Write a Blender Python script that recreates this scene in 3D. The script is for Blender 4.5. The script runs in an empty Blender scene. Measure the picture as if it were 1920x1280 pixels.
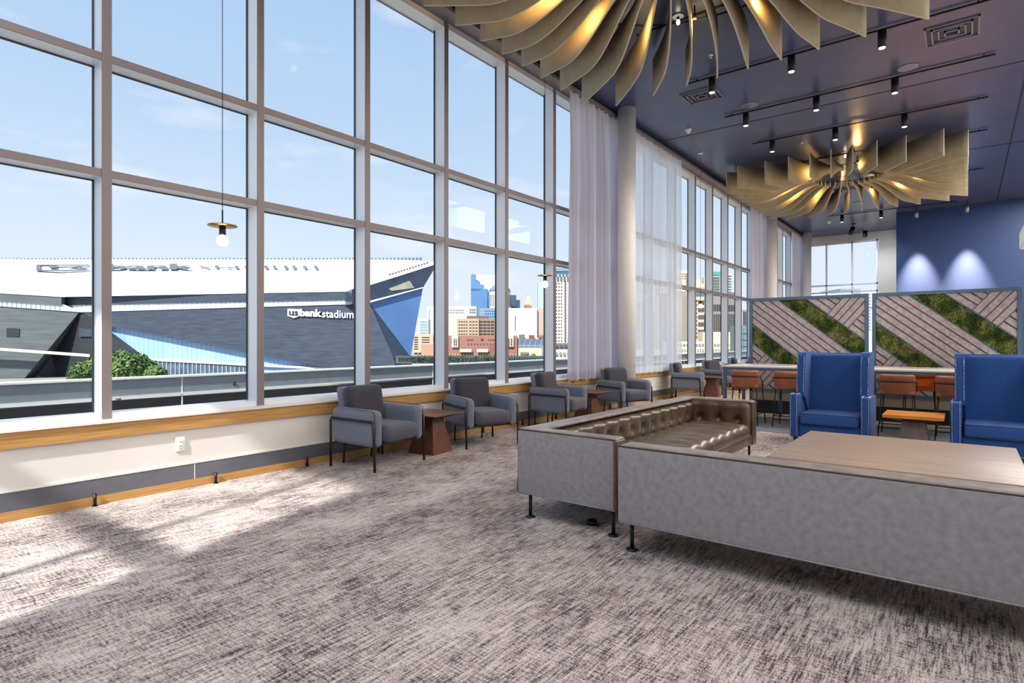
import bpy, math, random
from mathutils import Vector, Matrix, noise
random.seed(7)
PI = math.pi
S = bpy.context.scene
COL = S.collection
R = math.radians

def lin(c):
    return tuple(((x/255.0)/12.92 if x/255.0 <= .04045 else ((x/255.0+.055)/1.055)**2.4) for x in c[:3])

# ------------------------------------------------------------------ camera
YAW = R(37.9); F_PX = 1091.0; CAM_H = 1.4
SA, CA = math.sin(YAW), math.cos(YAW)
cam_d = bpy.data.cameras.new('camera'); cam = bpy.data.objects.new('camera', cam_d); COL.objects.link(cam)
cam_d.sensor_width = 36; cam_d.lens = F_PX/1920*36; cam_d.clip_end = 5000; cam_d.clip_start = .05
cam.location = (0, 0, CAM_H); cam.rotation_euler = (R(90), 0, YAW)
S.camera = cam
S.view_settings.view_transform = 'Standard'; S.view_settings.look = 'None'
S.view_settings.gamma = 1; S.view_settings.use_curve_mapping = False
S.view_settings.exposure = 0.0
try:
    S.cycles.use_denoising = True
    S.cycles.transparent_max_bounces = 40
    S.cycles.max_bounces = 8; S.cycles.diffuse_bounces = 4; S.cycles.glossy_bounces = 3
    S.cycles.sample_clamp_indirect = 6
    S.cycles.caustics_reflective = False; S.cycles.caustics_refractive = False
except Exception: pass

# ------------------------------------------------------------------ world: clear pale sky with soft clouds
w = bpy.data.worlds.new('sky'); S.world = w; w.use_nodes = True
nt = w.node_tree; nt.nodes.clear()
def N(nt, t, **k):
    n = nt.nodes.new(t)
    for a, b in k.items(): setattr(n, a, b)
    return n
out = N(nt, 'ShaderNodeOutputWorld'); bg = N(nt, 'ShaderNodeBackground'); tc = N(nt, 'ShaderNodeTexCoord')
sep = N(nt, 'ShaderNodeSeparateXYZ'); nt.links.new(tc.outputs['Generated'], sep.inputs[0])
ramp = N(nt, 'ShaderNodeValToRGB'); cr = ramp.color_ramp
cr.elements[0].position = 0; cr.elements[0].color = (*lin((208, 216, 228)), 1)
cr.elements[1].position = 1; cr.elements[1].color = (*lin((120, 162, 208)), 1)
for p, c in ((.12, (198, 211, 228)), (.3, (172, 194, 218)), (.55, (148, 178, 212))):
    e = cr.elements.new(p); e.color = (*lin(c), 1)
nt.links.new(sep.outputs['Z'], ramp.inputs[0])
mp = N(nt, 'ShaderNodeMapping'); mp.inputs['Scale'].default_value = (3, 3, 11); nt.links.new(tc.outputs['Generated'], mp.inputs[0])
nz = N(nt, 'ShaderNodeTexNoise'); nz.inputs['Scale'].default_value = 1.6; nz.inputs['Detail'].default_value = 6
nt.links.new(mp.outputs[0], nz.inputs['Vector'])
cl = N(nt, 'ShaderNodeMapRange'); cl.inputs['From Min'].default_value = .56; cl.inputs['From Max'].default_value = .78
cl.inputs['To Max'].default_value = .75
nt.links.new(nz.outputs['Fac'], cl.inputs['Value'])
mx = N(nt, 'ShaderNodeMixRGB'); mx.inputs[2].default_value = (*lin((218, 221, 228)), 1)
nt.links.new(cl.outputs[0], mx.inputs[0]); nt.links.new(ramp.outputs[0], mx.inputs[1]); nt.links.new(mx.outputs[0], bg.inputs[0])
bg.inputs[1].default_value = 1.35
nt.links.new(bg.outputs[0], out.inputs[0])

# ------------------------------------------------------------------ sun
SUN = Vector((-.26, .97, -.93)).normalized()
sd = bpy.data.lights.new('sun', 'SUN'); sd.energy = 7.8; sd.angle = R(1.5); sd.color = (1, .965, .88)
so = bpy.data.objects.new('sun', sd); COL.objects.link(so); so.rotation_euler = SUN.to_track_quat('-Z', 'Y').to_euler(); so.location = (0, -40, 50)

# ------------------------------------------------------------------ unseen fill lights added at ceiling height to brighten the room
def area(name, x, y, z, sx, sy, e, rot=(0, 0, 0), col=(1, .96, .9)):
    d = bpy.data.lights.new(name, 'AREA'); d.shape = 'RECTANGLE'; d.size = sx; d.size_y = sy; d.energy = e; d.color = col
    o = bpy.data.objects.new(name, d); COL.objects.link(o); o.location = (x, y, z); o.rotation_euler = rot
    return o
for x, y, e in ((-4.2, .6, 120), (-1.4, .9, 190), (1.6, 1.6, 230), (3.6, 4.6, 230), (4.2, 8.6, 230), (2.7, 12.6, 300), (2.9, 17.2, 330), (3.0, 22.4, 330), (-1.5, -1.1, 150), (2.0, -1.0, 150)):
    area('fill_light', x, y, 6.15, 2.8, 4.2 if y > 8 else 2.4, e*(1.5 if y > 8 else .44), col=(1, .975, .94))

# ------------------------------------------------------------------ materials
MATS = {}
def mat(name, c, rough=.6, metal=0, var=0, vscale=8, vmap=(1, 1, 1), c2=None, bump=0, bscale=40, spec=.5, emit=None, estr=0, bmap=None, coat=0, sheen=0, detail=4, contrast=(.35, .65)):
    if name in MATS: return MATS[name]
    m = bpy.data.materials.new(name); m.use_nodes = True; MATS[name] = m
    nt = m.node_tree; b = nt.nodes['Principled BSDF']
    base = lin(c); b.inputs['Base Color'].default_value = (*base, 1)
    b.inputs['Roughness'].default_value = rough; b.inputs['Metallic'].default_value = metal
    b.inputs['Specular IOR Level'].default_value = spec
    if coat: b.inputs['Coat Weight'].default_value = coat; b.inputs['Coat Roughness'].default_value = .15
    if sheen: b.inputs['Sheen Weight'].default_value = sheen
    tc = N(nt, 'ShaderNodeTexCoord')
    if c2 or var:
        mp = N(nt, 'ShaderNodeMapping'); mp.inputs['Scale'].default_value = vmap
        nt.links.new(tc.outputs['Object'], mp.inputs[0])
        z = N(nt, 'ShaderNodeTexNoise'); z.inputs['Scale'].default_value = vscale; z.inputs['Detail'].default_value = detail
        nt.links.new(mp.outputs[0], z.inputs['Vector'])
        r = N(nt, 'ShaderNodeValToRGB'); r.color_ramp.elements[0].position = contrast[0]; r.color_ramp.elements[1].position = contrast[1]
        r.color_ramp.elements[0].color = (*(lin(c2) if c2 else tuple(x*(1-var) for x in base)), 1)
        r.color_ramp.elements[1].color = (*(base if c2 else tuple(min(1, x*(1+var)) for x in base)), 1)
        nt.links.new(z.outputs['Fac'], r.inputs[0]); nt.links.new(r.outputs[0], b.inputs['Base Color'])
    if bump:
        mp2 = N(nt, 'ShaderNodeMapping'); mp2.inputs['Scale'].default_value = bmap or (1, 1, 1)
        nt.links.new(tc.outputs['Object'], mp2.inputs[0])
        z2 = N(nt, 'ShaderNodeTexNoise'); z2.inputs['Scale'].default_value = bscale; z2.inputs['Detail'].default_value = 3
        nt.links.new(mp2.outputs[0], z2.inputs['Vector'])
        bp = N(nt, 'ShaderNodeBump'); bp.inputs['Strength'].default_value = bump; bp.inputs['Distance'].default_value = .01
        nt.links.new(z2.outputs['Fac'], bp.inputs['Height']); nt.links.new(bp.outputs[0], b.inputs['Normal'])
    if emit:
        b.inputs['Emission Color'].default_value = (*lin(emit), 1); b.inputs['Emission Strength'].default_value = estr
    return m

def carpet_mat():
    m = bpy.data.materials.new('woven_carpet'); m.use_nodes = True; nt = m.node_tree; b = nt.nodes['Principled BSDF']
    b.inputs['Roughness'].default_value = .95; b.inputs['Specular IOR Level'].default_value = .15
    tc = N(nt, 'ShaderNodeTexCoord')
    def nz(sc, det=3, rough=.6):
        mp = N(nt, 'ShaderNodeMapping'); mp.inputs['Scale'].default_value = sc; nt.links.new(tc.outputs['Object'], mp.inputs[0])
        z = N(nt, 'ShaderNodeTexNoise'); z.inputs['Scale'].default_value = 1; z.inputs['Detail'].default_value = det; z.inputs['Roughness'].default_value = rough
        nt.links.new(mp.outputs[0], z.inputs['Vector']); return z.outputs['Fac']
    def math_(op, a, b_=None, c=None):
        n = N(nt, 'ShaderNodeMath', operation=op)
        for i, v in enumerate((a, b_, c)):
            if v is None: continue
            if isinstance(v, (int, float)): n.inputs[i].default_value = v
            else: nt.links.new(v, n.inputs[i])
        return n.outputs[0]
    streak = nz((52, 5, 1), 5, .75); cross = nz((11, 85, 1), 4, .7); big = nz((2.2, 1.6, 1), 3, .6); fine = nz((150, 75, 1), 3, .6)
    thread = nz((120, 6.5, 1), 2, .5); s = math_('MULTIPLY', streak, .75); s = math_('ADD', s, math_('MULTIPLY', cross, .55)); s = math_('ADD', s, math_('MULTIPLY', big, .42))
    s = math_('ADD', s, math_('MULTIPLY', fine, .6)); s = math_('ADD', s, math_('MULTIPLY', thread, .35))
    r = N(nt, 'ShaderNodeValToRGB'); els = r.color_ramp.elements
    mr = N(nt, 'ShaderNodeMapRange'); mr.inputs['From Min'].default_value = 1.13; mr.inputs['From Max'].default_value = 1.51
    nt.links.new(s, mr.inputs['Value']); nt.links.new(mr.outputs[0], r.inputs[0])
    els[0].position = 0; els[0].color = (*lin((52, 46, 54)), 1); els[1].position = 1; els[1].color = (*lin((206, 198, 192)), 1)
    for p, c in ((.22, (92, 82, 86)), (.40, (138, 127, 128)), (.62, (176, 165, 161))):
        e = els.new(p); e.color = (*lin(c), 1)
    nt.links.new(r.outputs[0], b.inputs['Base Color'])
    bp = N(nt, 'ShaderNodeBump'); bp.inputs['Strength'].default_value = .5; bp.inputs['Distance'].default_value = .008
    nt.links.new(s, bp.inputs['Height']); nt.links.new(bp.outputs[0], b.inputs['Normal'])
    return m

def glass_mat(name, tint, k=.6, gl=(.9, .95, 1)):
    m = bpy.data.materials.new(name); m.use_nodes = True; nt = m.node_tree; nt.nodes.clear()
    o = N(nt, 'ShaderNodeOutputMaterial'); mix = N(nt, 'ShaderNodeMixShader'); tr = N(nt, 'ShaderNodeBsdfTransparent'); g = N(nt, 'ShaderNodeBsdfGlossy')
    tr.inputs[0].default_value = (*tint, 1); g.inputs['Roughness'].default_value = .01; g.inputs['Color'].default_value = (*gl, 1)
    fr = N(nt, 'ShaderNodeFresnel'); fr.inputs['IOR'].default_value = 1.35
    mu = N(nt, 'ShaderNodeMath', operation='MULTIPLY'); mu.inputs[1].default_value = k
    nt.links.new(fr.outputs[0], mu.inputs[0]); nt.links.new(mu.outputs[0], mix.inputs[0])
    nt.links.new(tr.outputs[0], mix.inputs[1]); nt.links.new(g.outputs[0], mix.inputs[2]); nt.links.new(mix.outputs[0], o.inputs[0])
    return m

def sheer_mat(name, c, transp, transl=.5):
    m = bpy.data.materials.new(name); m.use_nodes = True; nt = m.node_tree; nt.nodes.clear()
    o = N(nt, 'ShaderNodeOutputMaterial'); m1 = N(nt, 'ShaderNodeMixShader'); m2 = N(nt, 'ShaderNodeMixShader')
    tr = N(nt, 'ShaderNodeBsdfTransparent'); tl = N(nt, 'ShaderNodeBsdfTranslucent'); df = N(nt, 'ShaderNodeBsdfDiffuse')
    tl.inputs[0].default_value = (*lin(c), 1); df.inputs[0].default_value = (*lin(c), 1)
    m1.inputs[0].default_value = transl; nt.links.new(df.outputs[0], m1.inputs[1]); nt.links.new(tl.outputs[0], m1.inputs[2])
    m2.inputs[0].default_value = transp; nt.links.new(m1.outputs[0], m2.inputs[1]); nt.links.new(tr.outputs[0], m2.inputs[2]); nt.links.new(m2.outputs[0], o.inputs[0])
    return m

M_CARPET = carpet_mat()
M_GLASS = glass_mat('window_glass', (.99, .995, 1), .018)
M_CEIL = mat('ceiling_navy', (66, 76, 110), .3, var=.12, vscale=1.5, bump=.04, bscale=3)
M_WHITE = mat('painted_white', (214, 211, 206), .6, var=.03, vscale=2)
M_FRAME = mat('window_aluminium', (226, 230, 235), .4, .1)
M_TAUPE = mat('taupe_aluminium', (128, 118, 118), .45, .2)
M_GASKET = mat('dark_gasket', (48, 50, 58), .5)
M_SILLW = mat('sill_white', (222, 219, 214), .4)
M_WOOD = mat('oak_trim', (188, 146, 88), .45, c2=(164, 118, 62), vscale=3, vmap=(30, 1, 30), bump=.05)
M_KICK = mat('charcoal_kick', (92, 94, 104), .45, var=.12, vscale=3)
M_COLUMN = mat('column_paint', (234, 232, 231), .55, var=.02)
M_FIN = mat('fin_felt', (166, 154, 128), .8, var=.07, vscale=6, bump=.08, bscale=120)
M_FINEDGE = mat('fin_edge', (196, 190, 172), .7)
M_BLACK = mat('black_metal', (22, 22, 26), .4, .3)
M_BRONZE = mat('bronze_metal', (58, 52, 50), .35, .7)
M_BRASS = mat('brass', (170, 140, 84), .3, .9)
M_STEELBLUE = mat('blue_grey_steel', (82, 104, 130), .38, .3, var=.08, vscale=5)
M_DARKTRIM = mat('dark_inlay', (40, 52, 74), .45, .2)
M_SLAT = mat('greyed_wood_slat', (180, 166, 166), .34, c2=(152, 138, 140), vscale=6, vmap=(3, 3, 3), bump=.08, bscale=60)
M_MOSS = mat('moss_dark', (70, 92, 34), .9, c2=(38, 54, 18), vscale=9)
M_MOSS2 = mat('moss_light', (134, 148, 62), .9, c2=(92, 108, 40), vscale=9)
M_MOSS3 = mat('moss_dry', (138, 134, 104), .9, c2=(100, 84, 48), vscale=9)
M_CHAIR = mat('slate_blue_fabric', (102, 110, 129), .9, var=.14, vscale=60, vmap=(1, 1, 6), bump=.15, bscale=220, sheen=.25)
M_CHAIRD = mat('charcoal_fabric', (52, 50, 60), .9, var=.14, vscale=60, bump=.15, bscale=220, sheen=.2)
M_CHAIRS = mat('seat_fabric', (80, 82, 94), .9, var=.14, vscale=60, vmap=(1, 1, 6), bump=.15, bscale=220, sheen=.15)
M_WING = mat('navy_linen', (25, 72, 138), .85, var=.2, vscale=40, vmap=(1, 1, 8), bump=.12, bscale=200, sheen=.08)
M_NAIL = mat('nailhead_silver', (214, 218, 226), .25, .9)
M_LEATHER = mat('brown_glossy_leather', (92, 72, 50), .36, c2=(66, 50, 34), vscale=5, bump=.06, bscale=60, coat=.2)
M_RAIL = mat('taupe_top_leather', (142, 134, 130), .4, c2=(120, 112, 108), vscale=12, bump=.08, bscale=80)
M_LEATHG = mat('grey_mottled_leather', (142, 141, 147), .4, c2=(126, 125, 131), vscale=26, bump=.08, bscale=90, detail=6)
M_PIPE = mat('leather_piping', (66, 56, 50), .45)
M_TAN = mat('tan_leather', (150, 88, 58), .4, var=.12, vscale=8, bump=.05, bscale=80)
M_ORANGE = mat('orange_leather', (224, 110, 30), .45, var=.06)
M_WALNUT = mat('walnut', (112, 66, 44), .4, c2=(78, 44, 30), vscale=4, vmap=(12, 12, 1.2), bump=.04)
M_WALTOP = mat('walnut_top', (136, 104, 92), .18, c2=(104, 72, 60), vscale=4, vmap=(1, 14, 1))
M_TABLE = mat('greyed_oak_top', (164, 144, 130), .38, c2=(146, 126, 114), vscale=2.2, vmap=(1, 9, 1), bump=.03)
M_TABLEE = mat('table_edge_grey', (112, 108, 112), .5)
M_HONEY = mat('honey_wood', (222, 146, 46), .35, c2=(190, 112, 30), vscale=3, vmap=(1, 12, 1))
M_BARTOP = mat('white_quartz', (226, 220, 212), .15, var=.04)
M_BLUEW = mat('blue_wall_paint', (22, 56, 108), .45, var=.04)
M_PLASTIC = mat('white_plastic', (232, 230, 226), .4)
M_GREYFLOOR = mat('blue_grey_carpet', (112, 118, 128), .95, var=.18, vscale=30)
M_TANFLOOR = mat('pale_wood_floor', (184, 166, 142), .5, c2=(158, 138, 114), vscale=2, vmap=(10, 1, 1))
M_VENT = mat('vent_metal', (128, 128, 148), .4, .4)
M_BULB = mat('lit_bulb', (255, 244, 225), .3, emit=(255, 240, 214), estr=9)
M_LENS = mat('lit_lens', (255, 240, 214), .3, emit=(255, 232, 196), estr=3)
M_CURT = sheer_mat('curtain_linen', (216, 214, 226), .03, .42)
M_SHEER = sheer_mat('curtain_sheer', (242, 244, 250), .26, .62)

# ------------------------------------------------------------------ mesh helpers
class MB:
    def __init__(s): s.v = []; s.f = []; s.sm = []; s.mi = []
    def add(s, vs, fs, smooth=False, M=None, mi=0):
        o = len(s.v)
        s.v += [tuple(M @ Vector(p)) for p in vs] if M is not None else [tuple(p) for p in vs]
        for q in fs: s.f.append([o+i for i in q]); s.sm.append(smooth); s.mi.append(mi)
        return s
    def box(s, x0, x1, y0, y1, z0, z1, M=None, mi=0):
        return s.add([(x0,y0,z0),(x1,y0,z0),(x1,y1,z0),(x0,y1,z0),(x0,y0,z1),(x1,y0,z1),(x1,y1,z1),(x0,y1,z1)],
                     [(0,3,2,1),(4,5,6,7),(0,1,5,4),(1,2,6,5),(2,3,7,6),(3,0,4,7)], False, M, mi)
    def tube(s, pts, r, n=8, M=None, mi=0):
        pts = [Vector(p) for p in pts]; vs = []; fs = []
        for i, p in enumerate(pts):
            d = (pts[min(i+1, len(pts)-1)]-pts[max(i-1, 0)]).normalized()
            up = Vector((0, 0, 1)) if abs(d.z) < .9 else Vector((1, 0, 0))
            a = d.cross(up).normalized(); b = d.cross(a).normalized()
            rr = r[i] if isinstance(r, (list, tuple)) else r
            vs += [p+a*rr*math.cos(2*PI*k/n)+b*rr*math.sin(2*PI*k/n) for k in range(n)]
        for i in range(len(pts)-1):
            for k in range(n): fs.append((i*n+k, i*n+(k+1) % n, (i+1)*n+(k+1) % n, (i+1)*n+k))
        s.add(vs, fs, True, M, mi)
        o = len(s.v)-len(vs)
        s.f.append([o+k for k in range(n)][::-1]); s.sm.append(False); s.mi.append(mi)
        s.f.append([o+(len(pts)-1)*n+k for k in range(n)]); s.sm.append(False); s.mi.append(mi)
        return s
    def lathe(s, prof, n=24, M=None, mi=0, smooth=True):
        vs = []; fs = []
        for r, z in prof: vs += [(r*math.cos(2*PI*k/n), r*math.sin(2*PI*k/n), z) for k in range(n)]
        for i in range(len(prof)-1):
            for k in range(n): fs.append((i*n+k, i*n+(k+1) % n, (i+1)*n+(k+1) % n, (i+1)*n+k))
        s.add(vs, fs, smooth, M, mi); o = len(s.v)-len(vs)
        s.f.append([o+k for k in range(n)][::-1]); s.sm.append(False); s.mi.append(mi)
        s.f.append([o+(len(prof)-1)*n+k for k in range(n)]); s.sm.append(False); s.mi.append(mi)
        return s
    def prism(s, poly, a0, a1, axis='y', M=None, mi=0, smooth=False):
        # poly of 2-D points extruded along the axis
        def P(p, a):
            return {'x': (a, p[0], p[1]), 'y': (p[0], a, p[1]), 'z': (p[0], p[1], a)}[axis]
        n = len(poly)
        vs = [P(p, a0) for p in poly]+[P(p, a1) for p in poly]
        s.add(vs, [(i, (i+1) % n, n+(i+1) % n, n+i) for i in range(n)], smooth, M, mi)
        o = len(s.v)-2*n
        s.f.append([o+i for i in range(n)][::-1]); s.sm.append(False); s.mi.append(mi)
        s.f.append([o+n+i for i in range(n)]); s.sm.append(False); s.mi.append(mi)
        return s
    def rbox(s, c, size, r, div=(4, 4, 4), M=None, disp=None, k=3, mi=0, shape=None):
        h = [x/2 for x in size]; r = min(r, min(h)*.999); ax = []
        for i in range(3):
            inn = h[i]-r
            e = [inn+r*math.sin(PI/2*j/k) if False else inn+r*math.tan(PI/4*j/k) for j in range(1, k+1)]
            mid = [-inn+2*inn*j/div[i] for j in range(div[i]+1)] if inn > 1e-5 else [0]
            ax.append([-x for x in reversed(e)]+mid+e)
        idx = {}; vs = []; fs = []
        def vert(i, j, l):
            key = (i, j, l)
            if key in idx: return idx[key]
            q = Vector((ax[0][i], ax[1][j], ax[2][l]))
            inner = Vector([max(-(h[t]-r), min(h[t]-r, q[t])) for t in range(3)])
            d = q-inner
            if d.length > 1e-9: q = inner+d.normalized()*r
            if disp and l == len(ax[2])-1: q.z += disp(q.x, q.y)
            if shape: q = Vector(shape(q))
            idx[key] = len(vs); vs.append(q+Vector(c)); return idx[key]
        n0, n1, n2 = len(ax[0])-1, len(ax[1])-1, len(ax[2])-1
        for i in range(n0):
            for j in range(n1):
                fs.append((vert(i,j,0), vert(i,j+1,0), vert(i+1,j+1,0), vert(i+1,j,0)))
                fs.append((vert(i,j,n2), vert(i+1,j,n2), vert(i+1,j+1,n2), vert(i,j+1,n2)))
        for i in range(n0):
            for l in range(n2):
                fs.append((vert(i,0,l), vert(i+1,0,l), vert(i+1,0,l+1), vert(i,0,l+1)))
                fs.append((vert(i,n1,l), vert(i,n1,l+1), vert(i+1,n1,l+1), vert(i+1,n1,l)))
        for j in range(n1):
            for l in range(n2):
                fs.append((vert(0,j,l), vert(0,j,l+1), vert(0,j+1,l+1), vert(0,j+1,l)))
                fs.append((vert(n0,j,l), vert(n0,j+1,l), vert(n0,j+1,l+1), vert(n0,j,l+1)))
        return s.add(vs, fs, True, M, mi)
    def build(s, name, m, parent=None):
        me = bpy.data.meshes.new(name); me.from_pydata(s.v, [], s.f)
        me.polygons.foreach_set('use_smooth', s.sm)
        ms = m if isinstance(m, (list, tuple)) else [m]
        for x in ms: me.materials.append(x)
        if len(ms) > 1: me.polygons.foreach_set('material_index', s.mi)
        me.update()
        o = bpy.data.objects.new(name, me); COL.objects.link(o)
        if parent is not None: o.parent = parent
        return o

def tag(o, label=None, cat=None, group=None, kind=None):
    if label: o['label'] = label
    if cat: o['category'] = cat
    if group: o['group'] = group
    if kind: o['kind'] = kind
    return o
def thing(name, label, cat, loc=(0, 0, 0), rz=0, group=None):
    o = bpy.data.objects.new(name, None); COL.objects.link(o); o.location = loc; o.rotation_euler = (0, 0, rz); o.empty_display_size = .1
    return tag(o, label, cat, group)
def struct(name, mb, m, parent=None):
    o = mb.build(name, m, parent)
    o['kind'] = 'structure'
    return o
def sroot(name, loc=(0, 0, 0)):
    o = bpy.data.objects.new(name, None); COL.objects.link(o); o.location = loc; o['kind'] = 'structure'; return o
KIDS = {}
def dup(root, loc, rz, label=None, group=None):
    r = root.copy(); COL.objects.link(r); r.location = loc; r.rotation_euler = (0, 0, rz)
    if label: r['label'] = label
    if group: r['group'] = group
    def rec(a, b):
        for ch in list(a.children):
            c = ch.copy(); COL.objects.link(c); c.parent = b; rec(ch, c)
    rec(root, r)
    return r
def B(x0, x1, y0, y1, z0, z1): return MB().box(x0, x1, y0, y1, z0, z1)
def T(x=0, y=0, z=0, rz=0): return Matrix.Translation((x, y, z)) @ Matrix.Rotation(rz, 4, 'Z')

# ------------------------------------------------------------------ room shell
CZ = 6.2; XW = -5.98; YB = -2.0; YE = 29.8; XR = 6.5
struct('floor', B(-6.3, XR, YB-.2, YE+.2, -.12, 0), M_CARPET)
struct('trim_1', B(-4.3, XR, 9.55, 11.35, 0, .006), M_GREYFLOOR)['label'] = 'blue-grey carpet band under the bar table'
struct('trim_2', B(-5.75, XR, 11.35, YE, 0, .006), M_TANFLOOR)['label'] = 'pale wood floor beyond the bar table'
ce = struct('ceiling', B(-6.4, XR+.1, YB-.2, YE+.2, CZ, CZ+.3), M_CEIL)
for nm, b_ in (('seam', (-5.7, XR, 13.22, 13.25)), ('seam', (.85, .875, -2, 25.8)), ('seam', (-5.7, XR, 18.5, 18.53))):
    MB().box(b_[0], b_[1], b_[2], b_[3], CZ-.006, CZ).build(nm, M_BLACK, ce)
# back wall behind the viewpoint: solid with the tall window whose light falls on the floor and low wall
wb = sroot('wall_back')
MB().box(-3.03, XR, YB-.15, YB, 0, CZ).box(-6.3, -6.0, YB-.15, YB, 0, CZ).box(-6.0, -3.03, YB-.15, YB, 0, .35).box(-6.0, -3.03, YB-.15, YB, 5.40, CZ).build('wall_panel', M_WHITE, wb)
MB().box(-6.0, -3.03, YB-.12, YB-.03, 3.35, 3.56).build('transom', M_FRAME, wb)
MB().box(-3.77, -3.69, YB-.12, YB-.03, .35, 5.4).build('mullion', M_FRAME, wb)
MB().box(-5.25, -5.1, YB-.12, YB-.03, .35, 5.4).build('mullion', M_FRAME, wb)
MB().box(-6.0, -3.03, YB-.09, YB-.08, .35, 5.4).build('pane', M_GLASS, wb)
struct('wall_right', B(XR, XR+.2, YB-.2, 26.1, 0, CZ), M_WHITE)
struct('wall_far', B(-2.02, XR, 25.9, 26.2, 0, CZ), M_BLUEW)['label'] = 'deep blue painted wall'
struct('wall_return', B(-2.02, -1.82, 26.2, YE, 0, CZ), M_WHITE)
# window wall on the left
M0 = 1.817; PIT = 1.42; ROWS = (.70, 2.88, 3.90, 6.03)
ks = list(range(-2, 20))
for i, k in enumerate(ks):
    y0 = M0+PIT*k; y1 = min(y0+PIT, YE)
    if i == 0: y0 = YB+.0
    r = sroot('window_%d' % (i+1))
    # mullion: face towards the room taupe, flanks white
    MB().box(XW, XW+.012, y0, y0+.075, .68, 6.03).build('mullion_cap', M_TAUPE, r)
    MB().box(-6.17, XW, y0, y0+.075, .68, 6.03).build('mullion', M_FRAME, r)
    MB().box(-6.19, -6.168, y0-.012, y0+.087, .68, 6.03).build('gasket', M_GASKET, r)
    ya, yb = y0+.075, y1
    for z in ROWS[1:3]:
        MB().box(XW-.01, XW+.006, ya, yb, z-.03, z+.035).build('transom_cap', M_TAUPE, r)
        MB().box(-6.17, XW-.01, ya, yb, z-.03, z+.035).build('transom', M_FRAME, r)
        MB().box(-6.19, -6.168, ya, yb, z-.04, z+.045).build('gasket', M_GASKET, r)
    MB().box(-6.2, XW, ya, yb, .712, .765).build('bottom_rail', M_FRAME, r)
    MB().box(-6.2, XW, ya, yb, 5.98, 6.06).build('head_rail', M_FRAME, r)
    for za, zb in ((.765, 2.85), (2.915, 3.87), (3.935, 5.98)):
        MB().box(-6.196, -6.188, ya, yb, za, zb).build('pane', M_GLASS, r)
struct('trim_3', MB().box(-6.35, -5.72, YB, YE, 6.06, 6.12).box(-6.35, -5.86, YB, YE, 6.12, CZ), M_TAUPE)['label'] = 'taupe head trim with a curtain track above the windows'
struct('wall_left', B(-6.3, -5.88, YB, YE, .235, .695), M_WHITE)
struct('trim_4', B(-6.25, -5.828, YB, YE, .695, .715), M_SILLW)['label'] = 'white window ledge'
ap = struct('trim_5', MB().box(-5.89, -5.846, YB, 10.7, .568, .695).box(-5.89, -5.846, 11.2, YE, .568, .695), M_WOOD)
ap['label'] = 'honey oak apron under the window ledge'
for y in (4.17, 9.2): MB().box(-5.8465, -5.8445, y, y+.006, .568, .695).build('joint', M_GASKET, ap)
struct('trim_6', B(-5.9, -5.868, YB, YE, .225, .245), M_SILLW)['label'] = 'thin pale line between low wall and dark kick panel'
bl = struct('baseboard_left', B(-6.2, -5.872, YB, YE, .075, .225), M_KICK)
for y in (2.55, 5.2): MB().box(-5.8725, -5.8705, y, y+.006, .075, .225).build('joint', M_SILLW, bl)
struct('trim_7', B(-6.2, -5.866, YB, YE, 0, .075), M_WOOD)['label'] = 'orange wooden strip at the foot of the window wall'
post0 = None
py = [M0-.09+1.012*i for i in range(-1, 10)]
for y in py:
    if post0 is None:
        post0 = MB().tube([(0, 0, 0), (0, 0, .105)], .013, 8).lathe([(.024, 0), (.024, .006)], 10).build('heater_foot', M_BLACK); o = post0
    else: o = post0.copy(); COL.objects.link(o)
    o.location = (-5.84, y, 0); o.parent = bl
# end wall with window
we = sroot('wall_end')
MB().box(-6.3, -5.75, YE, YE+.3, 0, CZ).box(-2.97, -1.8, YE, YE+.3, 0, CZ).box(-5.75, -2.97, YE, YE+.3, 5.86, CZ).box(-5.75, -2.97, YE, YE+.3, 0, .7).build('wall_panel', M_WHITE, we)
wn = sroot('window_30')
for x in (-5.75, -5.0, -3.98, -3.03): MB().box(x-.03, x+.03, YE, YE+.16, .7, 5.86).build('mullion', M_FRAME, wn)
for z in (.74, 2.88, 3.62, 3.95, 5.83): MB().box(-5.72, -3.0, YE, YE+.16, z-.03, z+.03).build('transom', M_FRAME, wn)
for xa, xb in ((-5.72, -5.03), (-4.97, -4.01), (-3.95, -3.06)): MB().box(xa, xb, YE+.12, YE+.128, .77, 5.8).build('pane', M_GLASS, wn)

# ------------------------------------------------------------------ columns
for y, lab in ((10.95, 'nearest round white column between the two long curtains'), (22.4, 'middle round column behind the left moss screen, beside the bunched curtain'), (28.3, 'far round column in the corner by the end window')):
    c = thing('round_column', lab, 'column', (-5.52, y, 0))
    MB().lathe([(.185, .0), (.185, CZ)], 40).build('shaft', M_COLUMN, c)
    MB().lathe([(.2, 0), (.2, .012), (.187, .03)], 40).build('base_ring', M_COLUMN, c)

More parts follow.
